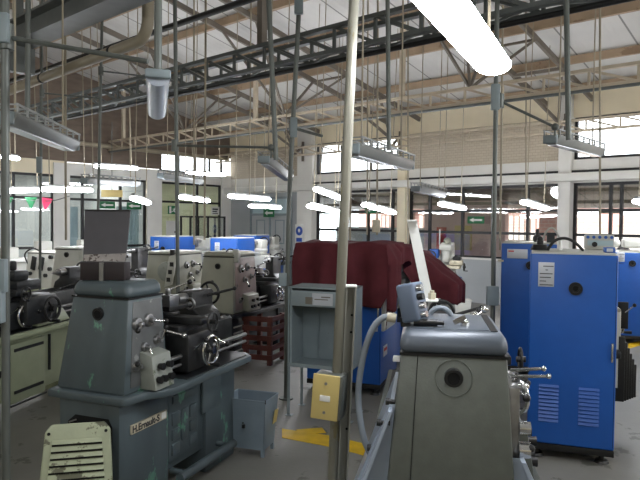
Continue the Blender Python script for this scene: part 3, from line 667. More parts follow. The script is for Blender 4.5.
# its end opening, panels, name plate and brake bar
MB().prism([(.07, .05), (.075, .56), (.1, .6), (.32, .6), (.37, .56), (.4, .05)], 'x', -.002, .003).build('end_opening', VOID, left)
for z in (.555, .52):
    MB().bar((-.006, .36, z), (-.006, .31, z + .02), .003, .008).build('opening_edge', STEEL, left)
pn = MB().box(.46, .78, .045, .07, .2, .64).build('embossed_cover', GREY, left, .012)
eb = MB()
for z0, z1 in ((.55, .6), (.42, .5), (.33, .4), (.24, .31)):
    if z0 > .5: eb.box(.49, .75, .035, .05, z0, z1)
    else: eb.box(.485, .565, .035, .05, z0, z1).box(.675, .755, .035, .05, z0, z1)
eb.prism([(.59, .3), (.65, .3), (.665, .4), (.65, .5), (.59, .5), (.575, .4)], 'y', .036, .05)
eb.build('relief', GREY, pn, .008)
MB().box(.82, 1.05, .035, .06, .4, .64).build('side_cover', GREY, left, .012)
MB().cyl((.42, -.06, .15), (1.05, -.06, .15), .028).cyl((.5, -.06, .15), (.5, .06, .15), .018).cyl((1.0, -.06, .15), (1.0, .06, .15), .018).build('brake_bar', GREY, left)
np_ = MB().box(.085, .4, .018, .03, .5, .55).build('name_plate', PLATEC, left, .002)
lettering('H.Ernault-S', .052, INK, np_, (.21, .0175, .524), (PI / 2, 0, 0))
MB().box(.35, .39, .0165, .018, .508, .545).build('worn_patch', WHITEP, np_)
# right lathe
RL = on_floor(504, 356, 1.17); RL = V((RL.x + .03, RL.y - .075, 0))
right = centre_lathe(RL, 9.5, 'steel grey lathe with push-button box and bent white strip on its lid', GREYW, LID, GREYW, GREYW, zp=.66, sp=1.085, zh=1.165, hl=.58, lidh=.085, taper=.06, hw=.46)
MB().box(.11, .53, .06, .085, 1.2503, 1.253).build('lid_panel_edge', BLACK, right)
MB().box(.12, .52, .09, .38, 1.2503, 1.2525).build('lid_panel', LID, right, .001)
MB().ring((.049, .22, 1.085), (1, 0, -.119), .066, .0022, 40, 6).build('bore_cover_edge', GREYW, right)
MB().hexa([(-.002, .372, .67), (.01, .372, .67), (.01, .375, .67), (-.002, .375, .67), (.058, .35, 1.16), (.07, .35, 1.16), (.07, .353, 1.16), (.058, .353, 1.16)]).build('panel_joint', BLACK, right)
for p, q_ in (((.2, .0, 1.09), (.14, -.11, 1.115)), ((.22, .0, 1.06), (.15, -.13, 1.085))): lever(p, q_, right, CHROME, .007, CHROME, .01)
MB().ring((.2, -.03, .99), (.5, -1, 0), .06, .008).build('chrome_ring', CHROME, right)
MB().cyl((.1, -.02, .82), (.1, -.06, .82), .03).build('chrome_knob', CHROME, right); MB().cyl((.1, -.02, .9), (.1, -.06, .9), .025).build('chrome_knob', CHROME, right)
sp_ = MB()
sp_.hexa([(.0, .44, .96), (.62, .44, .96), (.62, .455, .96), (.0, .455, .96), (-.02, .64, .4), (.66, .64, .4), (.66, .655, .4), (-.02, .655, .4)])
sp_.build('splash_sheet', PALE, right)
MB().prism([(.40, .97), (.455, .97), (.68, .4), (.40, .4)], 'x', .06, .066).build('splash_panel', PALE, right)
MB().prism([(.03, .8), (-.02, .8), (-.22, .4), (.03, .4)], 'x', .06, .066).build('splash_panel', PALE, right)
sp2 = MB().hexa([(.02, -.02, .8), (.62, -.02, .8), (.62, -.035, .8), (.02, -.035, .8), (0, -.2, .4), (.66, -.2, .4), (.66, -.215, .4), (0, -.215, .4)]).build('splash_sheet', PALE, right)
for (x, z) in ((.06, .9), (.12, .78), (.1, .97)):
    yy = .45 + (.96 - z) * .33 if z < .96 else .44
    MB().cyl((x, yy - .02, z), (x, yy + .025, z), .009).cyl((x, yy + .015, z), (x, yy + .03, z), .013).build('clamp_screw', DARKM, right)
MB().box(.2, .26, .42, .45, 1.1, 1.115).build('terminal_block', WHITEP, right, .003)
# push-button box with its hose
bx = Matrix.Rotation(math.radians(-8), 4, 'X')
pb = MB().box(-.05, .05, -.038, .038, -.075, .075)
pbo = pb.build('button_box', BOXBLUE, right, .012, 3); pbo.location = (.2, .376, 1.34); pbo.rotation_euler = (math.radians(-13), 0, math.radians(-26))
for i in range(4): MB().cyl((-.02, -.038, .05 - .034 * i), (-.02, -.062, .05 - .034 * i), .013).build('push_button', CHROME if i != 1 else BLACK, pbo)
MB().cyl((.2, .4, 1.245), (.2, .405, 1.28), .02).build('box_foot', DARKM, right)
hose = []
pts = [(.19, .445, 1.275), (.19, .49, 1.275), (.19, .535, 1.22), (.2, .57, 1.1), (.2, .585, .95), (.18, .56, .8), (.2, .52, .7)]
def smooth(pts, k=6):
    out = []
    P = [V(p) for p in pts]; P = [P[0] * 2 - P[1]] + P + [P[-1] * 2 - P[-2]]
    for i in range(1, len(P) - 2):
        for j in range(k):
            u = j / k; a, b, c, d = P[i - 1:i + 3]
            out.append(.5 * ((2 * b) + (c - a) * u + (2 * a - 5 * b + 4 * c - d) * u * u + (3 * b - a - 3 * c + d) * u ** 3))
    out.append(P[-2]); return out
MB().tube(smooth(pts), .013, 10).build('flexible_hose', HOSE, right)
MB().cyl((.19, .44, 1.275), (.185, .475, 1.28), .018).build('hose_gland', PLATEC, right)
# bent white strip
s0, s1 = V((.3, .315, 1.345)), V((.3, .385, 1.66))
stp = MB().obox((s0 + s1) / 2, (.002, 0, 0), (0, .02, 0), (s1 - s0) / 2).hexa([(.22, .28, 1.34), (.302, .28, 1.34), (.302, .34, 1.34), (.22, .34, 1.34), (.22, .275, 1.345), (.302, .275, 1.345), (.302, .34, 1.345), (.22, .34, 1.345)])
stp.obox(s1 + V((-.012, 0, 0)), (.014, 0, 0), (0, .02, 0), (0, 0, .003)); stp = stp.build('guard_strip', WHITEP, right)
MB().cyl((.27, .3, 1.345), (.27, .3, 1.37), .016, n=6).cyl((.27, .3, 1.37), (.27, .3, 1.38), .009).build('nut', PLATEC, stp)
MB().cyl((.29, .33, 1.24), (.29, .325, 1.34), .008).build('strip_stem', DARKM, right)
MB().ring((.47, .26, 1.235), (1, -.15, 0), .05, .011).build('lifting_ring', HOSE, right)
lever((.55, .13, 1.22), (.57, .065, 1.27), right, CHROME, .006, CHROME, .017)
MB().box(.09, .12, -.02, .02, .68, 1.05).build('dial_backplate', STEEL, right, .004)
# loose things on its lid
R_ = Matrix.Rotation(math.radians(90 - 9.5), 4, 'Z')
def on_right(p): return R_ @ V(p) + RL
o = MB().cyl((-.045, 0, .014), (.045, 0, .014), .014).cyl((.045, 0, .014), (.07, 0, .014), .009).build('rubber_grip', BLACK)
o.location = on_right((.16, .325, 1.2535)); o.rotation_euler = (0, 0, math.radians(-8)); tag(o, 'short black rubber grip lying on the steel grey lathe lid', 'grip')
o = MB().cyl((0, 0, 0), (0, 0, .016), .016, n=6).obox((-.02, 0, .024), (.022, 0, .012), (0, .005, 0), (-.004, 0, .008)).ball((.004, 0, .017), .011).build('wing_nut', CHROME)
o.location = on_right((.2, .175, 1.2527)); tag(o, 'small shiny wing nut lying on the steel grey lathe lid', 'nut')
# board standing on the left lathe
RLm = Matrix.Rotation(math.radians(90 - 21.5), 4, 'Z')
def on_left(p): return RLm @ V(p) + LL
bd = root('sheet_board', 'dark grey metal board propped on a low dark red box on the chipped lathe', 'board', on_left((.17, .265, 1.3155)), 3)
MB().box(-.05, .05, -.125, .125, .0, .1).build('support_box', DEEPRED, bd, .006)
q = MB().hexa([(-.03, -.125, .11), (-.03, .115, .11), (-.02, .115, .11), (-.02, -.125, .11), (.05, -.12, .385), (.05, .14, .39), (.06, .14, .39), (.06, -.12, .385)]).build('board_sheet', BOARD, bd)
MB().hexa([(-.034, -.124, .105), (-.034, .114, .105), (-.026, .114, .105), (-.026, -.124, .105), (-.022, -.124, .15), (-.022, .114, .14), (-.018, .114, .14), (-.018, -.124, .15)]).build('rusty_edge', RUSTY, q)
MB().box(-.06, -.05, -.012, .012, .0, .1).build('prop', STEEL, bd)
MB().box(.045, .065, -.12, .14, .383, .392).build('board_rim', BLACK, q)
# louvred cover leaning on its end
lc = root('louvred_cover', 'cream worn louvred metal cover leaning against the chipped grey lathe', 'cover', on_left((-.3, .055, 0.0)), -14)
tl = math.radians(15)
X = Matrix.Rotation(tl, 4, 'Y')
w0, w1 = .195, .155
b = MB().prism([(-w0, .0), (w0, .0), (w1, .61), (w1 - .03, .645), (-w1 + .03, .645), (-w1, .61)], 'x', 0, .035)
o = b.build('cover_sheet', LOUVRE, lc, .01, 3, xf=X)
for i in range(16):
    z = .56 - i * .033; hw_ = .118 + .012 * i / 4
    b = MB().hexa([(-.016, -hw_, z - .012), (-.016, hw_, z - .012), (.002, hw_, z - .012), (.002, -hw_, z - .012), (-.002, -hw_, z + .008), (-.002, hw_, z + .008), (.002, hw_, z + .008), (.002, -hw_, z + .008)])
    b.build('louvre', LOUVRE, o, .003, xf=X)
    MB().box(-.004, .001, -hw_, hw_, z - .022, z - .0125).build('slot', VOID, o, xf=X)
for y, z in ((-w1 + .02, .6), (w1 - .02, .6)): MB().cyl((-.004, y, z), (.002, y, z), .008).build('screw_hole', VOID, o, xf=X)

# sage lathe at the frame edge and the beige ones behind
KA = on_floor(10, 420); KB = on_floor(68, 392)
kd = (KB - KA).normalized(); th = math.degrees(math.atan2(kd.x, kd.y)) + 3
sage = centre_lathe(KA - kd * 1.0, th, 'sage green lathe with dark carriage standing at the frame edge', SAGE, SAGE, SAGE, OFFWHITE, zp=.74, length=2.3, hl=.55, dark_bed=DARK)
MB().box(1.0, 1.45, .045, .07, .12, .62).build('panel_cover', SAGE, sage, .01)
q = MB()
for z in (.2, .55): q.box(1.04, 1.41, .036, .05, z, z + .025)
q.box(1.0, 1.46, .04, .05, .1, .115).box(1.5, 1.515, .04, .065, .3, .62).box(.98, .99, .04, .065, .12, .62)
q.build('panel_rib', DARK, sage)
MB().box(1.0, 1.3, -.02, .36, 1.05, 1.14).box(1.02, 1.2, .02, .3, 1.14, 1.22).cyl((1.1, .1, 1.22), (1.1, .1, 1.3), .03).build('turret_slide', DARK, sage, .015)
MB().box(.95, 1.35, -.15, .06, .78, 1.02).build('apron_cover', DARK, sage, .03)
handwheel((1.2, -.2, .9), (0, -1, 0), .1, DARKM, sage)
lever((1.3, -.1, 1.02), (1.5, -.25, 1.1), sage, DARKM)
MB().box(.86, .98, .03, .05, .38, .43).build('name_plate', DARK, sage, .003)
MB().hexa([(1.15, -.1, .75), (1.6, -.1, .75), (1.6, -.02, .75), (1.15, -.02, .75), (1.2, -.06, .86), (1.55, -.06, .86), (1.55, -.02, .86), (1.2, -.02, .86)]).build('chip_guard', SAGE, sage, .01)
bM = centre_lathe(V((-.965, 6.98, 0)), 20, 'beige lathe with two holes in its end on a black base', BEIGE, BEIGE, DARK, BEIGE, zp=.6, zh=1.24, sp=1.13, hw=.47, taper=.05, face_mat=PINKISH, dark_bed=DARK, lidh=.055)
MB().cyl((.02, .235, .83), (.03, .235, .83), .016).build('lower_hole', VOID, bM)
MB().box(.06, .1, -.02, .05, 1.18, 1.33).box(.05, .11, -.03, .0, 1.22, 1.3).build('switch_box', OFFWHITE, bM, .01)
MB().tube(smooth([(.1, 0, 1.3), (.1, .1, 1.33), (.12, .16, 1.28), (.14, .1, 1.1)]), .009).build('cable', BLACK, bM)
b = MB()
for i in range(5): b.box(.05 + .0 * i, .3, .02, .031, .15 + .07 * i, .165 + .07 * i)
b.build('base_diagram', OFFWHITE, bM)
bN = centre_lathe(V((-1.82, 8.05, 0)), 20, 'grey green lathe with round cover and push-button strip behind the chipped lathe', BEIGE, BEIGE, BEIGE, BEIGE, zp=.6, zh=1.2, sp=1.1, hw=.55, hole=False, taper=.03, lidh=.045, dark_bed=DARK)
MB().cyl((-.012, .2, .98), (.03, .2, .98), .13, n=28).build('round_cover', FEED, bN, .01)
q = MB().obox((-.04, .1, 1.0), (.02, 0, 0), (0, .055, -.02), (0, -.035, .2)).build('button_strip', OFFWHITE, bN, .006)
for i in range(3): MB().box(-.064, -.058, .1 - .012 * (1 - i) * 2 - .028, .1 - .012 * (1 - i) * 2 + .028, .955 + .1 * (1 - i), 1.01 + .1 * (1 - i)).build('push_button', BLACK, q)
MB().cyl((-.02, .09, 1.2), (-.02, .09, 1.27), .035).build('knob', BLACK, bN)
bL = centre_lathe(V((-3.02, 7.75, 0)), 20, 'offwhite narrow lathe with one round hole behind the sage lathe', OFFWHITE, OFFWHITE, SAGE, OFFWHITE, zp=.6, zh=1.27, sp=1.2, hw=.46, taper=.06, lidh=.03)
MB().box(.1, .16, -.03, .04, 1.1, 1.28).build('name_board', WHITEP, bL, .006)
bJ = centre_lathe(V((-3.95, 9.3, 0)), 20, 'offwhite lathe with slanted dials behind the sage lathe carriage', OFFWHITE, OFFWHITE, SAGE, OFFWHITE, zp=.6, zh=1.13, sp=.95, hw=.62, taper=.03, lidh=.03)
for y in (.42, .27): MB().obox((-.01, y, .98), (.015, 0, 0), (0, .035, .012), (0, -.02, .1)).build('dial_strip', DARK, bJ, .004)
for y, z in ((.1, 1.08), (.12, .9), (.5, .82), (.2, .8)): MB().cyl((-.02, y, z), (.02, y, z), .03).build('dial', DARK, bJ)
MB().tube(smooth([(.05, .55, .9), (.0, .6, 1.1), (.05, .5, 1.2), (.1, .4, 1.16)]), .012).build('cable', BLACK, bJ)

# ------------------------------------------------------------------ blue lathes
def blue_lathe(loc, theta, label, H=1.445, w=.565, d=.75, length=1.9, detail=2, vents=True, plate=((.1, .27, 1.2, 1.39),), holez=1.21, red=False, group='blue lathes'):
    t = root('blue_lathe', label, 'lathe', loc, theta, group)
    z0 = .11
    cab = MB().box(0, d, 0, w, z0, H).build('cabinet', BLUE, t, .012, 3)
    MB().box(-.003, d, -.0, w, z0 - .045, z0).build('plinth', BLACK, t, .004)
    MB().box(.005, d - .005, .01, w - .01, H - .004, H + .012).build('top_trim', OFFWHITE, t, .004)
    for x, y in ((.08, .07), (.08, w - .07), (d - .1, .07), (d - .1, w - .07)):
        f = MB().cyl((x, y, 0), (x, y, .018), .05, .04, 18).cyl((x, y, .018), (x, y, .07), .018).build('levelling_foot', DARKM, t)
    yc = w * .47
    MB().annulus((-.022, yc, holez), (1, 0, 0), .045, .028, .024, 28).build('spindle_ring', BLACK, t)
    MB().annulus((-.008, yc, holez), (1, 0, 0), .03, .018, .01, 24).build('inner_ring', DARKM, t)
    MB().cyl((-.004, yc, holez), (.004, yc, holez), .03, n=20).build('spindle_bore', VOID, t)
    if vents:
        for y0, y1 in ((.1, .23), (.36, .49)):
            for i in range(10):
                z = .27 + i * .027
                v = MB().hexa([(-.012, y0, z), (-.012, y1, z), (.002, y1, z), (.002, y0, z), (-.0005, y0, z + .016), (-.0005, y1, z + .016), (.002, y1, z + .016), (.002, y0, z + .016)]).build('vent_louvre', BLUED, t)
    for i, (a, b_, c, e) in enumerate(plate):       # y from the rear edge
        p = MB().box(-.004, .002, w - b_, w - a, c, e).build('label_plate', PLATE, t, .001)
        if e - c > .12:
            lettering('GeneTek', .028, INK, p, (-.0045, w - (a + b_) / 2, e - .045), (PI / 2, 0, -PI / 2)) if False else None
            g = MB()
            for k, (u, v_) in enumerate(((.3, .95), (.45, .6), (.1, .9), (.1, .8), (.1, .5), (.1, .92))): g.box(-.005, -.0035, w - b_ + (b_ - a) * (1 - v_), w - b_ + (b_ - a) * (1 - u), e - .03 - k * .026, e - .024 - k * .026)
            g.build('print', INK, p)
        elif red: MB().box(-.005, -.0035, w - a - .07, w - a - .012, e - .03, e - .016).build('print', RED, p)
    MB().box(-.02, .0, .02, .035, .72, .85).build('door_handle', CHROME, t, .004)
    MB().box(-.001, .002, .008, .011, z0 + .02, H - .02).build('door_joint', VOID, t)
    # bed, carriage and tailstock behind the cabinet
    MB().box(d, length - .45, .1, w - .08, .1, .62).box(length - .45, length, .08, w - .06, .02, .72).build('bed_stand', BLUE, t, .01)
    MB().box(d, length, .12, .22, .72, .98).box(d, length, .34, .44, .72, .98).box(d, length, .12, .44, .62, .74).build('bed', STEEL, t, .006)
    MB().box(d - .02, length + .02, -.12, w - .02, .6, .66).build('chip_tray', DARK, t, .01)
    MB().cyl((d, .28, 1.21), (d + .05, .28, 1.21), .07, n=20).cyl((d + .05, .28, 1.21), (d + .14, .28, 1.21), .12, n=28).build('chuck', DARKM, t, .006)
    xc = d + .35
    MB().box(xc - .15, xc + .16, -.04, .5, .98, 1.04).box(xc - .05, xc + .07, -.1, .4, 1.04, 1.1).build('cross_slide', OFFWHITE, t, .01)
    MB().box(xc - .16, xc + .17, -.14, .1, .72, .97).build('apron', OFFWHITE, t, .02)
    MB().box(xc - .05, xc + .05, .15, .25, 1.1, 1.2).cyl((xc, .2, 1.2), (xc, .2, 1.24), .02).build('tool_post', STEEL, t, .005)
    MB().box(length - .35, length - .05, .16, .4, .98, 1.27).build('tailstock', OFFWHITE, t, .03)
    MB().cyl((length - .5, .28, 1.21), (length - .02, .28, 1.21), .035).build('quill', STEEL, t)
    handwheel((length + .02, .28, 1.21), (1, 0, 0), .1, BLACK, t, 'tailstock_handwheel')
    handwheel((xc + .05, -.17, .85), (0, -1, 0), .1, CHROME, t)
    lever((xc - .08, -.14, .9), (xc - .12, -.24, 1.0), t)
    return t
BL = on_floor(526.5, 444, .09); BL.z = 0
bth = 19.0
bd_ = V((math.sin(math.radians(bth)), math.cos(math.radians(bth)), 0)); bl_ = V((-bd_.y, bd_.x, 0))
B1 = BL - bl_ * .565
big = blue_lathe(B1, bth, 'big blue lathe cabinet with louvres, white label and black spindle hole in full view', plate=((.055, .16, 1.215, 1.385),))
# extras: hose arc, knob, instrument panel, small blue box on top, stepped guard on operator side
MB().tube(smooth([(.25, .45, 1.46), (.25, .4, 1.53), (.26, .33, 1.55), (.28, .26, 1.52), (.3, .2, 1.46)]), .011).build('top_hose', DARKM, big)
MB().cyl((.3, .5, 1.46), (.3, .5, 1.5), .07, .05, 20).cyl((.3, .5, 1.5), (.3, .5, 1.53), .025).ball((.3, .5, 1.54), .022).build('filler_cap', BLACK, big)
MB().cyl((.35, .36, 1.46), (.35, .36, 1.53), .018, .012).build('oil_bottle', WHITEP, big)
MB().box(.1, .2, .01, .08, 1.458, 1.495).build('lamp_switch_box', BLUED, big, .008)
MB().box(.098, .101, .025, .065, 1.466, 1.488).build('switch_label', PLATE, big)
ip = MB().box(.62, .7, -.04, .17, 1.46, 1.575).build('instrument_panel', OFFWHITE, big, .012)
for i in range(5): MB().cyl((.62, -.02 + .042 * i, 1.555), (.607, -.02 + .042 * i, 1.555), .012).build('dial', BLUED, ip)
MB().box(.615, .621, -.03, .15, 1.49, 1.53).build('display_strip', PALEBLUE, ip)
MB().cyl((.62, .1, 1.5), (.6, .1, 1.5), .02).build('selector_knob', BLACK, ip)
for i in range(6):
    z1 = .76 - .05 * i; MB().box(.83 + .035 * i, .86 + .035 * i, -.16 - .022 * i, -.02, .24, z1).build('guard_leaf', BLACK, big, .004)
MB().box(.82, .84, -.11, .0, .35, .98).build('guard_back', OFFWHITE, big, .004)
MB().cyl((.6, -.08, 1.0), (1.5, -.08, 1.0), .016).cyl((.95, -.08, 1.0), (1.2, -.08, 1.0), .03).build('control_rod', CHROME, big)
MB().box(1.0, 1.02, -.2, -.12, .8, 1.02).build('control_lever', BLACK, big, .004)
p2 = at(500.5, 300, 6.75); p2.z = 0
b2 = blue_lathe(p2 - bl_ * .565, bth, 'blue lathe cabinet with wide label, half hidden by the big blue cabinet', H=1.44, plate=((.06, .27, 1.28, 1.38),), red=True, vents=False)
MB().cyl((-.012, .57, 1.25), (.0, .57, 1.25), .014).box(-.012, 0, .54, .6, 1.24, 1.26).build('door_latch', PLATEC, b2)
MB().ball((.3, .2, 1.49), .05).cyl((.3, .2, 1.44), (.3, .2, 1.6), .02).box(.2, .35, .02, .1, 1.44, 1.56).build('top_fitting', DARK, b2)
MB().tube(smooth([(.3, .15, 1.45), (.3, .1, 1.58), (.32, .03, 1.6), (.34, -.05, 1.48)]), .01).build('top_hose', OFFWHITE, b2)
p3 = at(611, 300, 8.7); p3.z = 0
b3 = blue_lathe(p3 - bl_ * .52, bth, 'blue lathe beyond the big cabinet with small label, cut by the frame edge', H=1.27, w=.56, length=1.6, plate=((.1, .2, 1.14, 1.27),), holez=1.12, vents=False)
MB().ball((.2, .45, 1.39), .06).box(.1, .5, .05, .35, 1.33, 1.45).build('top_fitting', OFFWHITE, b3, .02)
# far blue lathes showing their tops behind the beige row
for i, (x, Y, lb) in enumerate(((150, 12.2, 'blue lathe with white plate behind the grey green lathe'), (210, 11.6, 'blue lathe behind the two-hole beige lathe'), (233, 14.0, 'distant blue lathe before the grey double door'))):
    q = at(x, 260, Y); q.z = 0
    blue_lathe(q - bl_ * .565, bth, lb, H=1.33 if i < 3 else 1.27, vents=False, plate=((.1, .2, 1.1, 1.25),), holez=1.1, length=1.8)
# lathe under the maroon cloth
CV = on_floor(380, 397); CV.z = 0
cov = blue_lathe(CV, bth, 'blue lathe hidden under the maroon dust cloth', H=1.42, w=.74, d=.75, vents=False, plate=())
MB().hexa([(.02, -.03, .62), (.5, -.03, .62), (.5, .02, .62), (.02, .02, .62), (.02, -.03, 1.02), (.5, -.03, 1.08), (.5, .02, 1.08), (.02, .02, 1.02)]).build('control_face', OFFWHITE, cov, .008)
for x, z in ((.2, .78), (.32, .79)): MB().cyl((x, -.03, z), (x, -.055, z), .035).cyl((x, -.055, z), (x, -.075, z), .015).build('dial', STEEL, cov)
MB().box(.1, .26, -.006, .004, .36, .46).build('label_plate', PLATE, cov); MB().box(.12, .24, -.008, -.005, .41, .44).build('red_print', RED, cov)
MB().box(-.012, .0, .03, .07, .62, .72).build('door_handle', PLATE, cov, .004)
from mathutils import noise
def cloth():
    Lx, Wy = 2.55, .87
    def top(x):
        pts = [(0, 1.445), (.78, 1.445), (1.0, 1.33), (1.35, 1.40), (1.6, 1.36), (2.1, 1.30), (2.55, 1.28)]
        for (a, za), (b, zb) in zip(pts, pts[1:]):
            if a <= x <= b: u = (x - a) / (b - a); u = u * u * (3 - 2 * u); return za + (zb - za) * u
        return pts[-1][1] if x > 0 else pts[0][1]
    def f(u, v):
        a = -.62 + u * (Lx + .62 + .3); b = -.8 + v * (Wy + .8 + .5)
        x = max(-.03, min(a, Lx)); y = max(-.045, min(b, Wy - .015))
        da, db = max(0, -.03 - a, a - Lx), max(0, -.045 - b, b - (Wy - .015))
        drop = math.hypot(da, db) if da and db else max(da, db)
        hang = min(1, drop / .18)
        z = top(x) - drop
        if db and b < 0:      # operator side: shorter over the controls
            z = top(x) - drop * (.24 + .6 * math.exp(-(x / .2) ** 2) + .06 * math.sin(x * 5) + .34 * min(1, max(0, (x - .62) / .3)))
            bump = math.exp(-((x - 1.38) / .36) ** 4)
            out = min(db, .5); z = z * (1 - bump) + (top(x) - out * .8 - max(0, db - .5) * .9) * bump; y -= bump * out * .95
            y -= hang * (.045 + .045 * math.sin(x * 13) + .025 * math.sin(x * 29 + 1 + y))
        elif db: y += hang * (.03 + .02 * math.sin(x * 15))
        if da and a < 0: x -= hang * (.04 + .035 * math.sin(y * 11 + .5 + z * 2) + .02 * math.sin(y * 25))
        elif da: x += hang * (.04 + .03 * math.sin(y * 17))
        nz_ = noise.noise(V((x * 2.2 + a * .5, y * 2.6 + b * .5, 3.1)))
        if b < 0 and db: y -= hang * max(0, nz_) * .12
        if a < 0 and da: x -= hang * max(0, noise.noise(V((y * 5, z * 1.5, 7)))) * .14
        if not drop: z += .03 * nz_
        if not drop: z += .008 * math.sin(x * 9 + y * 5) * math.sin(y * 7 + 1) - .02 * (1 if x > .9 else 0) * math.sin(PI * min(1, max(0, y / Wy))) ** 2 * math.sin(x * 6)
        return (x, y, z)
    b = MB().grid(f, 120, 72)
    return b
cl = cloth().build('dust_cloth', MAROON, None, sharp=80)
cl.location = CV; cl.rotation_euler = (0, 0, math.radians(90 - bth))
md = cl.modifiers.new('thickness', 'SOLIDIFY'); md.thickness = .004
tag(cl, 'maroon dust cloth draped over a blue lathe', 'cloth')

# ------------------------------------------------------------------ leaning pole with its switch box
a0 = at(337, 376, 2.5); top_ = at(354, 0, 2.5); dv = (top_ - a0).normalized()
fl = a0 - dv * (a0.z / dv.z); rt = a0 + dv * ((roof_z(1.9) - .06 - a0.z) / dv.z)
pp = root('power_pole', 'leaning weathered pole with steel channel and tan switch box rising to the roof', 'pole', (fl.x, fl.y, 0))
MB().cyl((0, 0, 0), rt - fl, .0205, n=20).build('conduit', TANPOLE, pp)
cz = 1.39; off = V((.046, .015, 0)); q = MB()
e = dv * (cz / dv.z)
def chan(b, x0, x1, y0, y1):
    return b.hexa([V((x0, y0, 0)) + off, V((x1, y0, 0)) + off, V((x1, y1, 0)) + off, V((x0, y1, 0)) + off] + [V((x0, y0, 0)) + off + e, V((x1, y0, 0)) + off + e, V((x1, y1, 0)) + off + e, V((x0, y1, 0)) + off + e])
chan(q, -.025, -.02, -.025, .03); chan(q, .01, .016, -.03, .03); chan(q, -.025, .016, .024, .03)
q = q.build('steel_channel', CHANNEL, pp)
MB().hexa([V(p) + off + e for p in ((-.027, -.03, 0), (.018, -.03, 0), (.018, .032, 0), (-.027, .032, 0), (-.027, -.03, .006), (.018, -.03, .006), (.018, .032, .006), (-.027, .032, .006))]).build('channel_cap', WHITEP, q)
for z in (1.27, 1.2, .8): p = off + dv * (z / dv.z); MB().cyl(p + V((.005, .022, 0)), p + V((.005, .025, 0)), .005).build('bolt_hole', VOID, q)
MB().box(-.06, .08, -.01, 0.0, -.05, .0).build('floor_plate', LOCKER, pp) if False else None
MB().box(-.1, .1, -.06, .08, 0, .01).build('floor_plate', LOCKER, pp)
bc = at(328, 396, 2.46) - fl
sb = root('switch_box', None, None); sb.parent = pp; sb.location = bc; sb.rotation_euler = (0, math.radians(3.2), math.radians(-12))
bpy.data.objects.remove(sb)
X = Matrix.Translation(bc) @ Matrix.Rotation(math.radians(3.4), 4, 'Y') @ Matrix.Rotation(math.radians(-16), 4, 'Z')
sb = MB().box(-.058, .062, -.018, .07, -.088, .088).build('switch_box', GALV, pp, .008, xf=X)
MB().box(-.06, .05, -.027, -.018, -.09, .09).build('cover_plate', TANBOX, sb, .008, 3, xf=X)
MB().box(-.026, .016, -.031, -.026, -.016, .008).build('switch_rocker', WHITEP, sb, .002, xf=X)
for z in (.055, -.06): MB().cyl((-.005, -.03, z), (-.005, -.026, z), .006).build('screw', STEEL, sb, xf=X)

# ------------------------------------------------------------------ metal bin
q0 = on_floor(230, 453); q1 = on_floor(267, 458); dd = (q1 - q0); th_ = math.degrees(math.atan2(dd.y, dd.x))
bn = root('metal_bin', 'blue grey metal bin with feet on the concrete floor', 'bin', q0 - V((.025, 0, 0))); bn.rotation_euler = (0, 0, math.radians(th_))
w0, w1, d0, h0, h1 = dd.length, dd.length + .04, .2, .05, .40; s = (w1 - w0) / 2; T = .006
def slab(n_, p): return MB().hexa(p).build(n_, BINBLUE, bn)
slab('front_panel', [(0, 0, h0), (w0, 0, h0), (w0, T, h0), (0, T, h0), (-s, -s, h1), (w0 + s, -s, h1), (w0 + s, -s + T, h1), (-s, -s + T, h1)])
slab('rear_panel', [(0, d0 - T, h0), (w0, d0 - T, h0), (w0, d0, h0), (0, d0, h0), (-s, d0 + s - T, h1), (w0 + s, d0 + s - T, h1), (w0 + s, d0 + s, h1), (-s, d0 + s, h1)])
slab('side_panel', [(0, 0, h0), (T, 0, h0), (T, d0, h0), (0, d0, h0), (-s, -s, h1), (-s + T, -s, h1), (-s + T, d0 + s, h1), (-s, d0 + s, h1)])
slab('side_panel', [(w0 - T, 0, h0), (w0, 0, h0), (w0, d0, h0), (w0 - T, d0, h0), (w0 + s - T, -s, h1), (w0 + s, -s, h1), (w0 + s, d0 + s, h1), (w0 + s - T, d0 + s, h1)])
MB().box(0, w0, 0, d0, h0, h0 + .006).build('bottom', BINBLUE, bn)
for x, y in ((0, 0), (w0 - .022, 0), (0, d0 - .022), (w0 - .022, d0 - .022)): MB().box(x, x + .022, y, y + .022, 0, .06).build('foot', BINBLUE, bn)
MB().box(w0 / 2 - .012, w0 / 2 + .008, -s * .5 - .018, -s * .5 + .004, .2, .225).build('lock_tab', DARKM, bn, .003)
MB().cyl((w0 / 2 - .01, -s * .6 - .004, .235), (w0 / 2 - .01, 0, .235), .005).build('rivet', DARKM, bn)
b = MB()
for p, r in (((-s, -s), (w0 + s, -s)), ((w0 + s, -s), (w0 + s, d0 + s)), ((w0 + s, d0 + s), (-s, d0 + s)), ((-s, d0 + s), (-s, -s))): b.cyl((p[0], p[1], h1), (r[0], r[1], h1), .005, n=8)
b.build('rim', BINBLUE, bn)
for x, y in ((-s, -s), (w0 + s, -s)): MB().cyl((x, y, h1 - .015), (x, y, h1 + .012), .004, n=6).build('corner_pin', DARKM, bn)
MB().hexa([(w0 + .012, .13, .2), (w0 + .014, .2, .2), (w0 + .016, .2, .2), (w0 + .016, .13, .2), (w0 + .03, .13, .3), (w0 + .03, .2, .3), (w0 + .032, .2, .3), (w0 + .032, .13, .3)]).build('worn_sticker', TANBOX, bn)

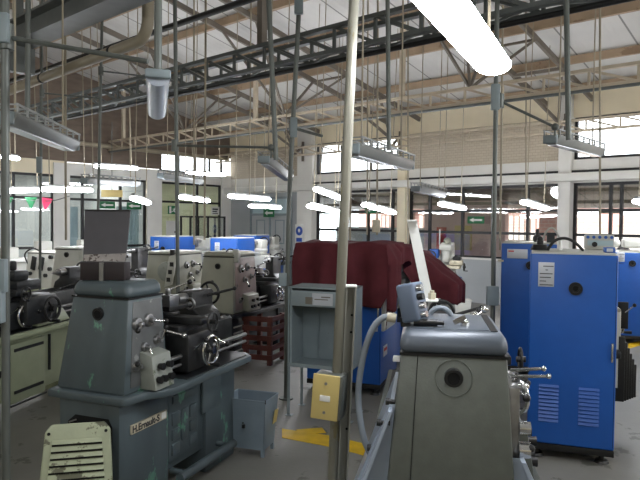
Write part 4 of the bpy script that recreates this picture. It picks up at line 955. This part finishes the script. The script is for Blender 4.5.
# ------------------------------------------------------------------ open locker on legs
c0 = on_floor(287, 415)
lk = root('locker_stand', 'open grey metal locker on tall legs behind the leaning pole', 'locker', c0, None); lk.rotation_euler = (0, 0, math.radians(-19))
wl, dl, za, zb = .56, .34, .42, 1.10
for x, y in ((0, 0), (wl - .025, 0), (0, dl - .025), (wl - .025, dl - .025)):
    MB().box(x, x + .025, y, y + .004, 0, za).box(x, x + .004, y, y + .025, 0, za).build('leg', LOCKER, lk)
    MB().box(x - .015, x + .045, y - .015, y + .04, 0, .004).build('foot_plate', LOCKER, lk)
t_ = .012
MB().box(0, t_, 0, dl, za, zb).build('side_panel', LOCKER, lk); MB().box(wl - t_, wl, 0, dl, za, zb).build('side_panel', LOCKER, lk)
MB().box(0, wl, 0, dl, zb - t_, zb).build('top_panel', LOCKER, lk); MB().box(t_, wl - t_, dl - t_, dl, za, zb - t_).build('rear_panel', LOCKER, lk)
MB().box(0, wl, 0, dl, za, za + t_).build('bottom_shelf', LOCKER, lk)
MB().box(.02, .036, .0, .02, za, zb).box(wl - .036, wl - .02, 0, .02, za, zb).box(0, wl, -.002, .02, za, za + .03).build('front_frame', LOCKER, lk)
dw = MB().box(.03, wl - .03, -.006, .2, zb - .16, zb - .03).build('drawer', LOCKER, lk, .004)
MB().box(.22, .4, -.009, -.006, zb - .145, zb - .045).build('torn_label', PLATE, dw); MB().box(.16, .23, -.009, -.006, zb - .14, zb - .08).box(.24, .36, -.0095, -.0085, zb - .1, zb - .092).box(.3, .38, -.0095, -.0085, zb - .08, zb - .07).build('stain_patch', paint('stain', (112, 106, 96), .7), dw)
MB().box(.17, .178, .30, .305, za + .02, zb - .17).build('inner_rib', LOCKER, lk)

# ------------------------------------------------------------------ background furniture
q = on_floor(262, 366)
cr = root('slatted_crate', 'dark red slatted wooden crate standing by the beige lathe base', 'crate', q + V((.1, .0, 0))); cr.rotation_euler = (0, 0, math.radians(70))
for x in (0, .36): MB().box(x, x + .05, 0, .05, 0, .56).build('upright', REDWOOD, cr)
for x in (0, .36): MB().box(x, x + .05, .3, .35, 0, .56).build('upright', REDWOOD, cr)
for i in range(5): MB().box(-.01, .42, -.015, 0, .06 + i * .11, .12 + i * .11).build('slat', REDWOOD, cr)
for i in range(5): MB().box(-.012, 0, -.01, .36, .06 + i * .11, .12 + i * .11).build('slat', REDWOOD, cr)
# small cream bench machine by the window wall
q = on_floor(464, 312); q = V((q.x - .1, q.y + .1, 0))
tb = root('machine_stand', 'dark slatted stand under the small cream milling machine', 'stand', q, 20)
for x, y in ((0, 0), (.5, 0), (0, .4), (.5, .4)): MB().box(x, x + .05, y, y + .05, 0, .5).build('leg', DARK, tb)
MB().box(-.02, .57, -.02, .47, .5, .53).build('top_board', DARK, tb)
for z in (.12, .25, .38): MB().box(-.01, 0, 0, .45, z, z + .05).build('slat', DARK, tb)
mm = root('milling_machine', 'small cream milling machine with dark handwheels on the slatted stand', 'milling machine', q + V((.0, .12, .53)), 20); mm.scale = (1.2, 1.3, 1.0)
MB().box(-.05, .5, -.02, .35, 0, .06).build('drip_tray', BLUE, mm, .01)
MB().box(.1, .4, .05, .3, .06, .2).frus(.2, (.12, .36, .06, .28), .75, (.18, .34, .08, .26)).build('column', OFFWHITE, mm, .02)
MB().box(-.02, .3, .08, .26, .6, .72).cyl((.06, .17, .38), (.06, .17, .62), .06).build('head', OFFWHITE, mm, .02)
MB().box(-.08, .14, -.05, .42, .26, .32).build('table', PLATEC, mm, .006)
handwheel((.05, -.1, .29), (0, -1, 0), .07, DARKM, mm); handwheel((-.1, .2, .2), (-1, 0, 0), .07, DARKM, mm); handwheel((.0, .4, .5), (-1, 0, 0), .09, DARK, mm)
MB().ball((.2, .17, .78), .07, (1, .8, 1)).build('motor_cap', BEIGE, mm)
MB().box(.0, .2, .28, .4, .45, .62).build('gear_case', BLUED, mm, .01); MB().cyl((-.05, .0, .45), (.1, .0, .45), .06).cyl((-.03, .32, .38), (-.1, .32, .38), .05).build('spindle_head', DARKM, mm); MB().box(-.06, .1, -.08, .1, .33, .42).build('vice', PLATEC, mm, .006)
MB().cyl((.3, .3, .7), (.3, .3, 1.0), .01).build('aerial_rod', WHITEP, mm)
q = on_floor(463, 316)
wb = root('waste_bin', 'small white waste bin on the floor in front of the slatted stand', 'bin', V((q.x - .02, q.y - .05, 0)))
MB().frus(0, (-.1, .1, -.1, .1), .3, (-.13, .13, -.13, .13)).build('bin_body', OFFWHITE, wb, .01)
MB().box(-.135, .135, -.135, .135, .29, .31).build('bin_rim', OFFWHITE, wb, .004)
# wall signs
def sign(name, p, w_, h_, mat, label, facing, txt=None, arrow=None):
    o = root(name, label, 'sign', p); o.rotation_euler = (0, 0, facing)
    MB().box(-w_ / 2, w_ / 2, -.012, 0, -h_ / 2, h_ / 2).build('sign_board', mat, o, .003)
    if arrow:
        s_ = arrow; b = MB().prism([(-s_ * w_ * .38, 0), (-s_ * w_ * .12, h_ * .3), (-s_ * w_ * .12, h_ * .12), (s_ * w_ * .38, h_ * .12), (s_ * w_ * .38, -h_ * .12), (-s_ * w_ * .12, -h_ * .12), (-s_ * w_ * .12, -h_ * .3)], 'y', -.016, -.012)
        b.build('arrow', WHITEP, o)
    return o
fl_ = math.radians(48.4); fr_ = math.radians(48.4 - 90)
def on_office(x, y, off=.06):
    r = ray(x, y); return V((0, 0, EYE)) + r * ((ML - off) / r.dot(MV))
def on_windows(x, y, off=.06):
    r = ray(x, y); return V((0, 0, EYE)) + r * ((NW - off) / r.dot(NV))
sign('exit_sign', on_office(107, 205), .42, .17, GREEN, 'green arrow exit sign above the dark metal board', fl_, arrow=1)
sign('exit_sign', on_office(134, 206), .42, .17, GREEN, 'green arrow exit sign above the pleated curtain', fl_, arrow=1)
s1_ = sign('exit_sign', on_office(173.5, 210), .36, .22, GREEN, 'green running man exit sign on the office glass', fl_)
MB().ball((.05, -.014, .06), .018, (1, .3, 1)).bar((.04, -.014, .04), (.0, -.014, -.02), .01, .025).bar((.0, -.014, -.02), (.06, -.014, -.07), .01, .018).bar((.0, -.014, -.02), (-.07, -.014, -.05), .01, .018).bar((.03, -.014, .03), (-.04, -.014, .02), .01, .014).build('figure', WHITEP, s1_)
MB().box(-.14, -.08, -.016, -.012, -.09, .09).build('door_mark', WHITEP, s1_)
s2_ = sign('notice', on_office(215, 211), .3, .24, WHITEP, 'white printed notice on the office glass beside the corner', fl_)
MB().box(-.1, .1, -.014, -.012, .03, .07).box(-.1, .06, -.014, -.012, -.03, .0).box(-.1, .1, -.014, -.012, -.08, -.06).build('print', INK, s2_)
sign('exit_sign', on_windows(269, 213, .1), .42, .22, GREEN, 'green exit sign in the panel over the grey double door', fr_, arrow=1)
sign('exit_sign', on_windows(372, 209.5, .03), .4, .2, GREEN, 'green exit sign in the window above the maroon cloth', fr_, arrow=1)
sign('exit_sign', on_windows(476, 220, .03), .38, .15, GREEN, 'green exit sign in the window above the slatted stand', fr_, arrow=1)
s3_ = sign('safety_sign', on_windows(299.5, 234, .13), .3, .5, WHITEP, 'white sign with blue disc on the pale column by the grey door', fr_)
MB().cyl((0, -.012, .08), (0, -.016, .08), .12, n=24).box(-.1, .1, -.015, -.012, -.2, -.1).build('blue_disc', SIGNBLUE, s3_); MB().ball((0, -.017, .09), .05, (.8, .1, 1)).build('figure', WHITEP, s3_)
pbx = sign('breaker_box', on_office(172, 232, .1), .38, .6, WHITEP, 'white breaker box behind the office glass frame', fl_)
MB().cyl((.08, -.012, 0), (.08, -.03, 0), .02).build('lock', INK, pbx)
tn = sign('card_sheet', at(112, 193.5, 10.5), .36, .12, TANBOX, 'tan card hanging under the lamp before the office glass', 0)
MB().cyl((0, -.006, .06), (0, -.006, 1.2), .006).build('cord', GALV, tn)
tn = sign('card_sheet', at(376, 226, 7.4), .1, .15, PLATEC, 'tan card hanging on the cable drop above the maroon cloth', .3)
# bunting flags
for i, (x, y, mt, lb) in enumerate(((7, 203, GREEN, 'green triangular flag at the frame edge under the paired lamps'), (31, 203, GREEN, 'green triangular flag beside the pink flag'), (46, 204, PINKFLAG, 'pink triangular flag under the paired lamps'))):
    o = MB().prism([(-.09, .09), (.09, .09), (.0, -.11)], 'y', -.003, .003).build('bunting_flag', mt); o.location = at(x, y, 9.6); o.rotation_euler = (0, .15 if i == 2 else 0, .3); tag(o, lb, 'flag', 'bunting flags')
b = MB().tube(smooth([at(-5, 198, 9.6), at(20, 199.5, 9.6), at(50, 201, 9.6), at(70, 196, 9.6)]), .006, 6); tag(b.build('flag_line', GALV), 'thin cord carrying the green and pink flags', 'cord')
# work benches with white boxes along the office wall
for i, (x, Y, ww, hh, lb) in enumerate(((28, 11.2, 1.2, .95, 'white workbench behind the offwhite lathes at the frame edge'), (100, 12.6, 1.5, .95, 'white workbench behind the dark metal board'), (190, 15.0, 1.3, .98, 'white workbench before the office glass between blue lathes'))):
    q = at(x, 240, Y); wbn = root('workbench', lb, 'workbench', V((q.x, q.y, 0))); wbn.rotation_euler = (0, 0, fl_)
    MB().box(-ww / 2, ww / 2, -.3, .3, hh - .05, hh).build('bench_top', WHITEP, wbn, .006)
    MB().box(-ww / 2 + .1, ww / 2 - .1, -.25, .25, .3, hh - .05).build('cupboard', OFFWHITE, wbn)
    for a in (-1, 1):
        for c in (-1, 1): MB().box(a * (ww / 2 - .06) - .03, a * (ww / 2 - .06) + .03, c * .25 - .03, c * .25 + .03, 0, hh - .05).build('leg', LOCKER, wbn)
    nb = 2
    for k in range(nb):
        bb = MB().box(-.13, .13, -.1, .1, 0, .2 + .1 * ((i + k) % 2)).build('instrument_case', OFFWHITE, None, .02)
        r = Matrix.Rotation(fl_, 4, 'Z') @ V((-.35 + .6 * k, -.05, 0)); bb.location = V((q.x, q.y, hh)) + r; bb.rotation_euler = (0, 0, fl_)
        tag(bb, ('taller ' if (i + k) % 2 else 'lower ') + 'white instrument case on the ' + lb.replace('white workbench', 'bench'), 'case', 'white cases on benches')
fr = root('glass_cabinet', 'low dark framed glass cabinet before the office corner', 'cabinet', V(on_office(203, 240, 1.0).to_2d().to_3d())); fr.rotation_euler = (0, 0, fl_)
b = MB()
for x in (-.55, 0, .55):
    for y in (-.2, .2): b.box(x - .02, x + .02, y - .02, y + .02, 0, 1.75)
for z in (.9, 1.73):
    for y in (-.2, .2): b.box(-.57, .57, y - .02, y + .02, z, z + .04)
    for x in (-.55, .55): b.box(x - .02, x + .02, -.2, .2, z, z + .04)
b.build('cabinet_frame', FRAME, fr); MB().box(-.55, .55, -.21, -.205, .92, 1.73).build('cabinet_pane', PANE, fr)
MB().box(-.54, .54, -.19, .19, .1, .9).build('cabinet_base', OFFWHITE, fr)

# ------------------------------------------------------------------ light
wd = bpy.data.worlds.new('sky'); S.world = wd; wd.use_nodes = True
bg = wd.node_tree.nodes['Background']; bg.inputs[0].default_value = (0.92, 0.96, 1.0, 1); bg.inputs[1].default_value = 5.0
def area(name, loc, rot, sx, sy, power, col=(1, .97, .93)):
    l = bpy.data.lights.new(name, 'AREA'); l.shape = 'RECTANGLE'; l.size = sx; l.size_y = sy; l.energy = power; l.color = col
    o = bpy.data.objects.new(name, l); COL.objects.link(o); o.location = loc; o.rotation_euler = rot; return o
# unseen fill lights added out of frame to brighten roof and machines
for i, (n, m) in enumerate(((-1.5, 1.5), (-4.5, 4.5), (-4, -3), (3.0, -3.5), (8, -3.0), (0.2, 9.0), (5.5, -1.5), (-3, 10))):
    pw = (60, 45, 60, 130, 140, 45, 130, 45)[i]
    l = bpy.data.lights.new('fill_light', 'POINT'); l.energy = pw; l.shadow_soft_size = .25; l.color = (.95, .98, 1)
    o = bpy.data.objects.new('fill_light', l); COL.objects.link(o); o.location = W(n, m, 2.9)
area('office_lamp', W(8.5, 16.2, 2.85), (0, 0, math.radians(48.4)), 3.5, 1.2, 110, (1, .98, .9))
area('office_lamp', W(4.5, 16.2, 2.85), (0, 0, math.radians(48.4)), 2.5, 1.2, 90, (.95, .98, 1))
sn = bpy.data.lights.new('sun', 'SUN'); sn.energy = 6.0; sn.angle = .02; sn.color = (1, .95, .88)
so = bpy.data.objects.new('sun', sn); COL.objects.link(so)
dirv = (NV * .5 + V((0, 0, -.86)) + MV * -.15).normalized(); so.rotation_euler = dirv.to_track_quat('-Z', 'Y').to_euler()
S.view_settings.view_transform = 'Standard'; S.view_settings.look = 'None'; S.view_settings.gamma = 1; S.view_settings.use_curve_mapping = False
S.view_settings.exposure = 0.32
S.cycles.max_bounces = 8; S.cycles.transparent_max_bounces = 12
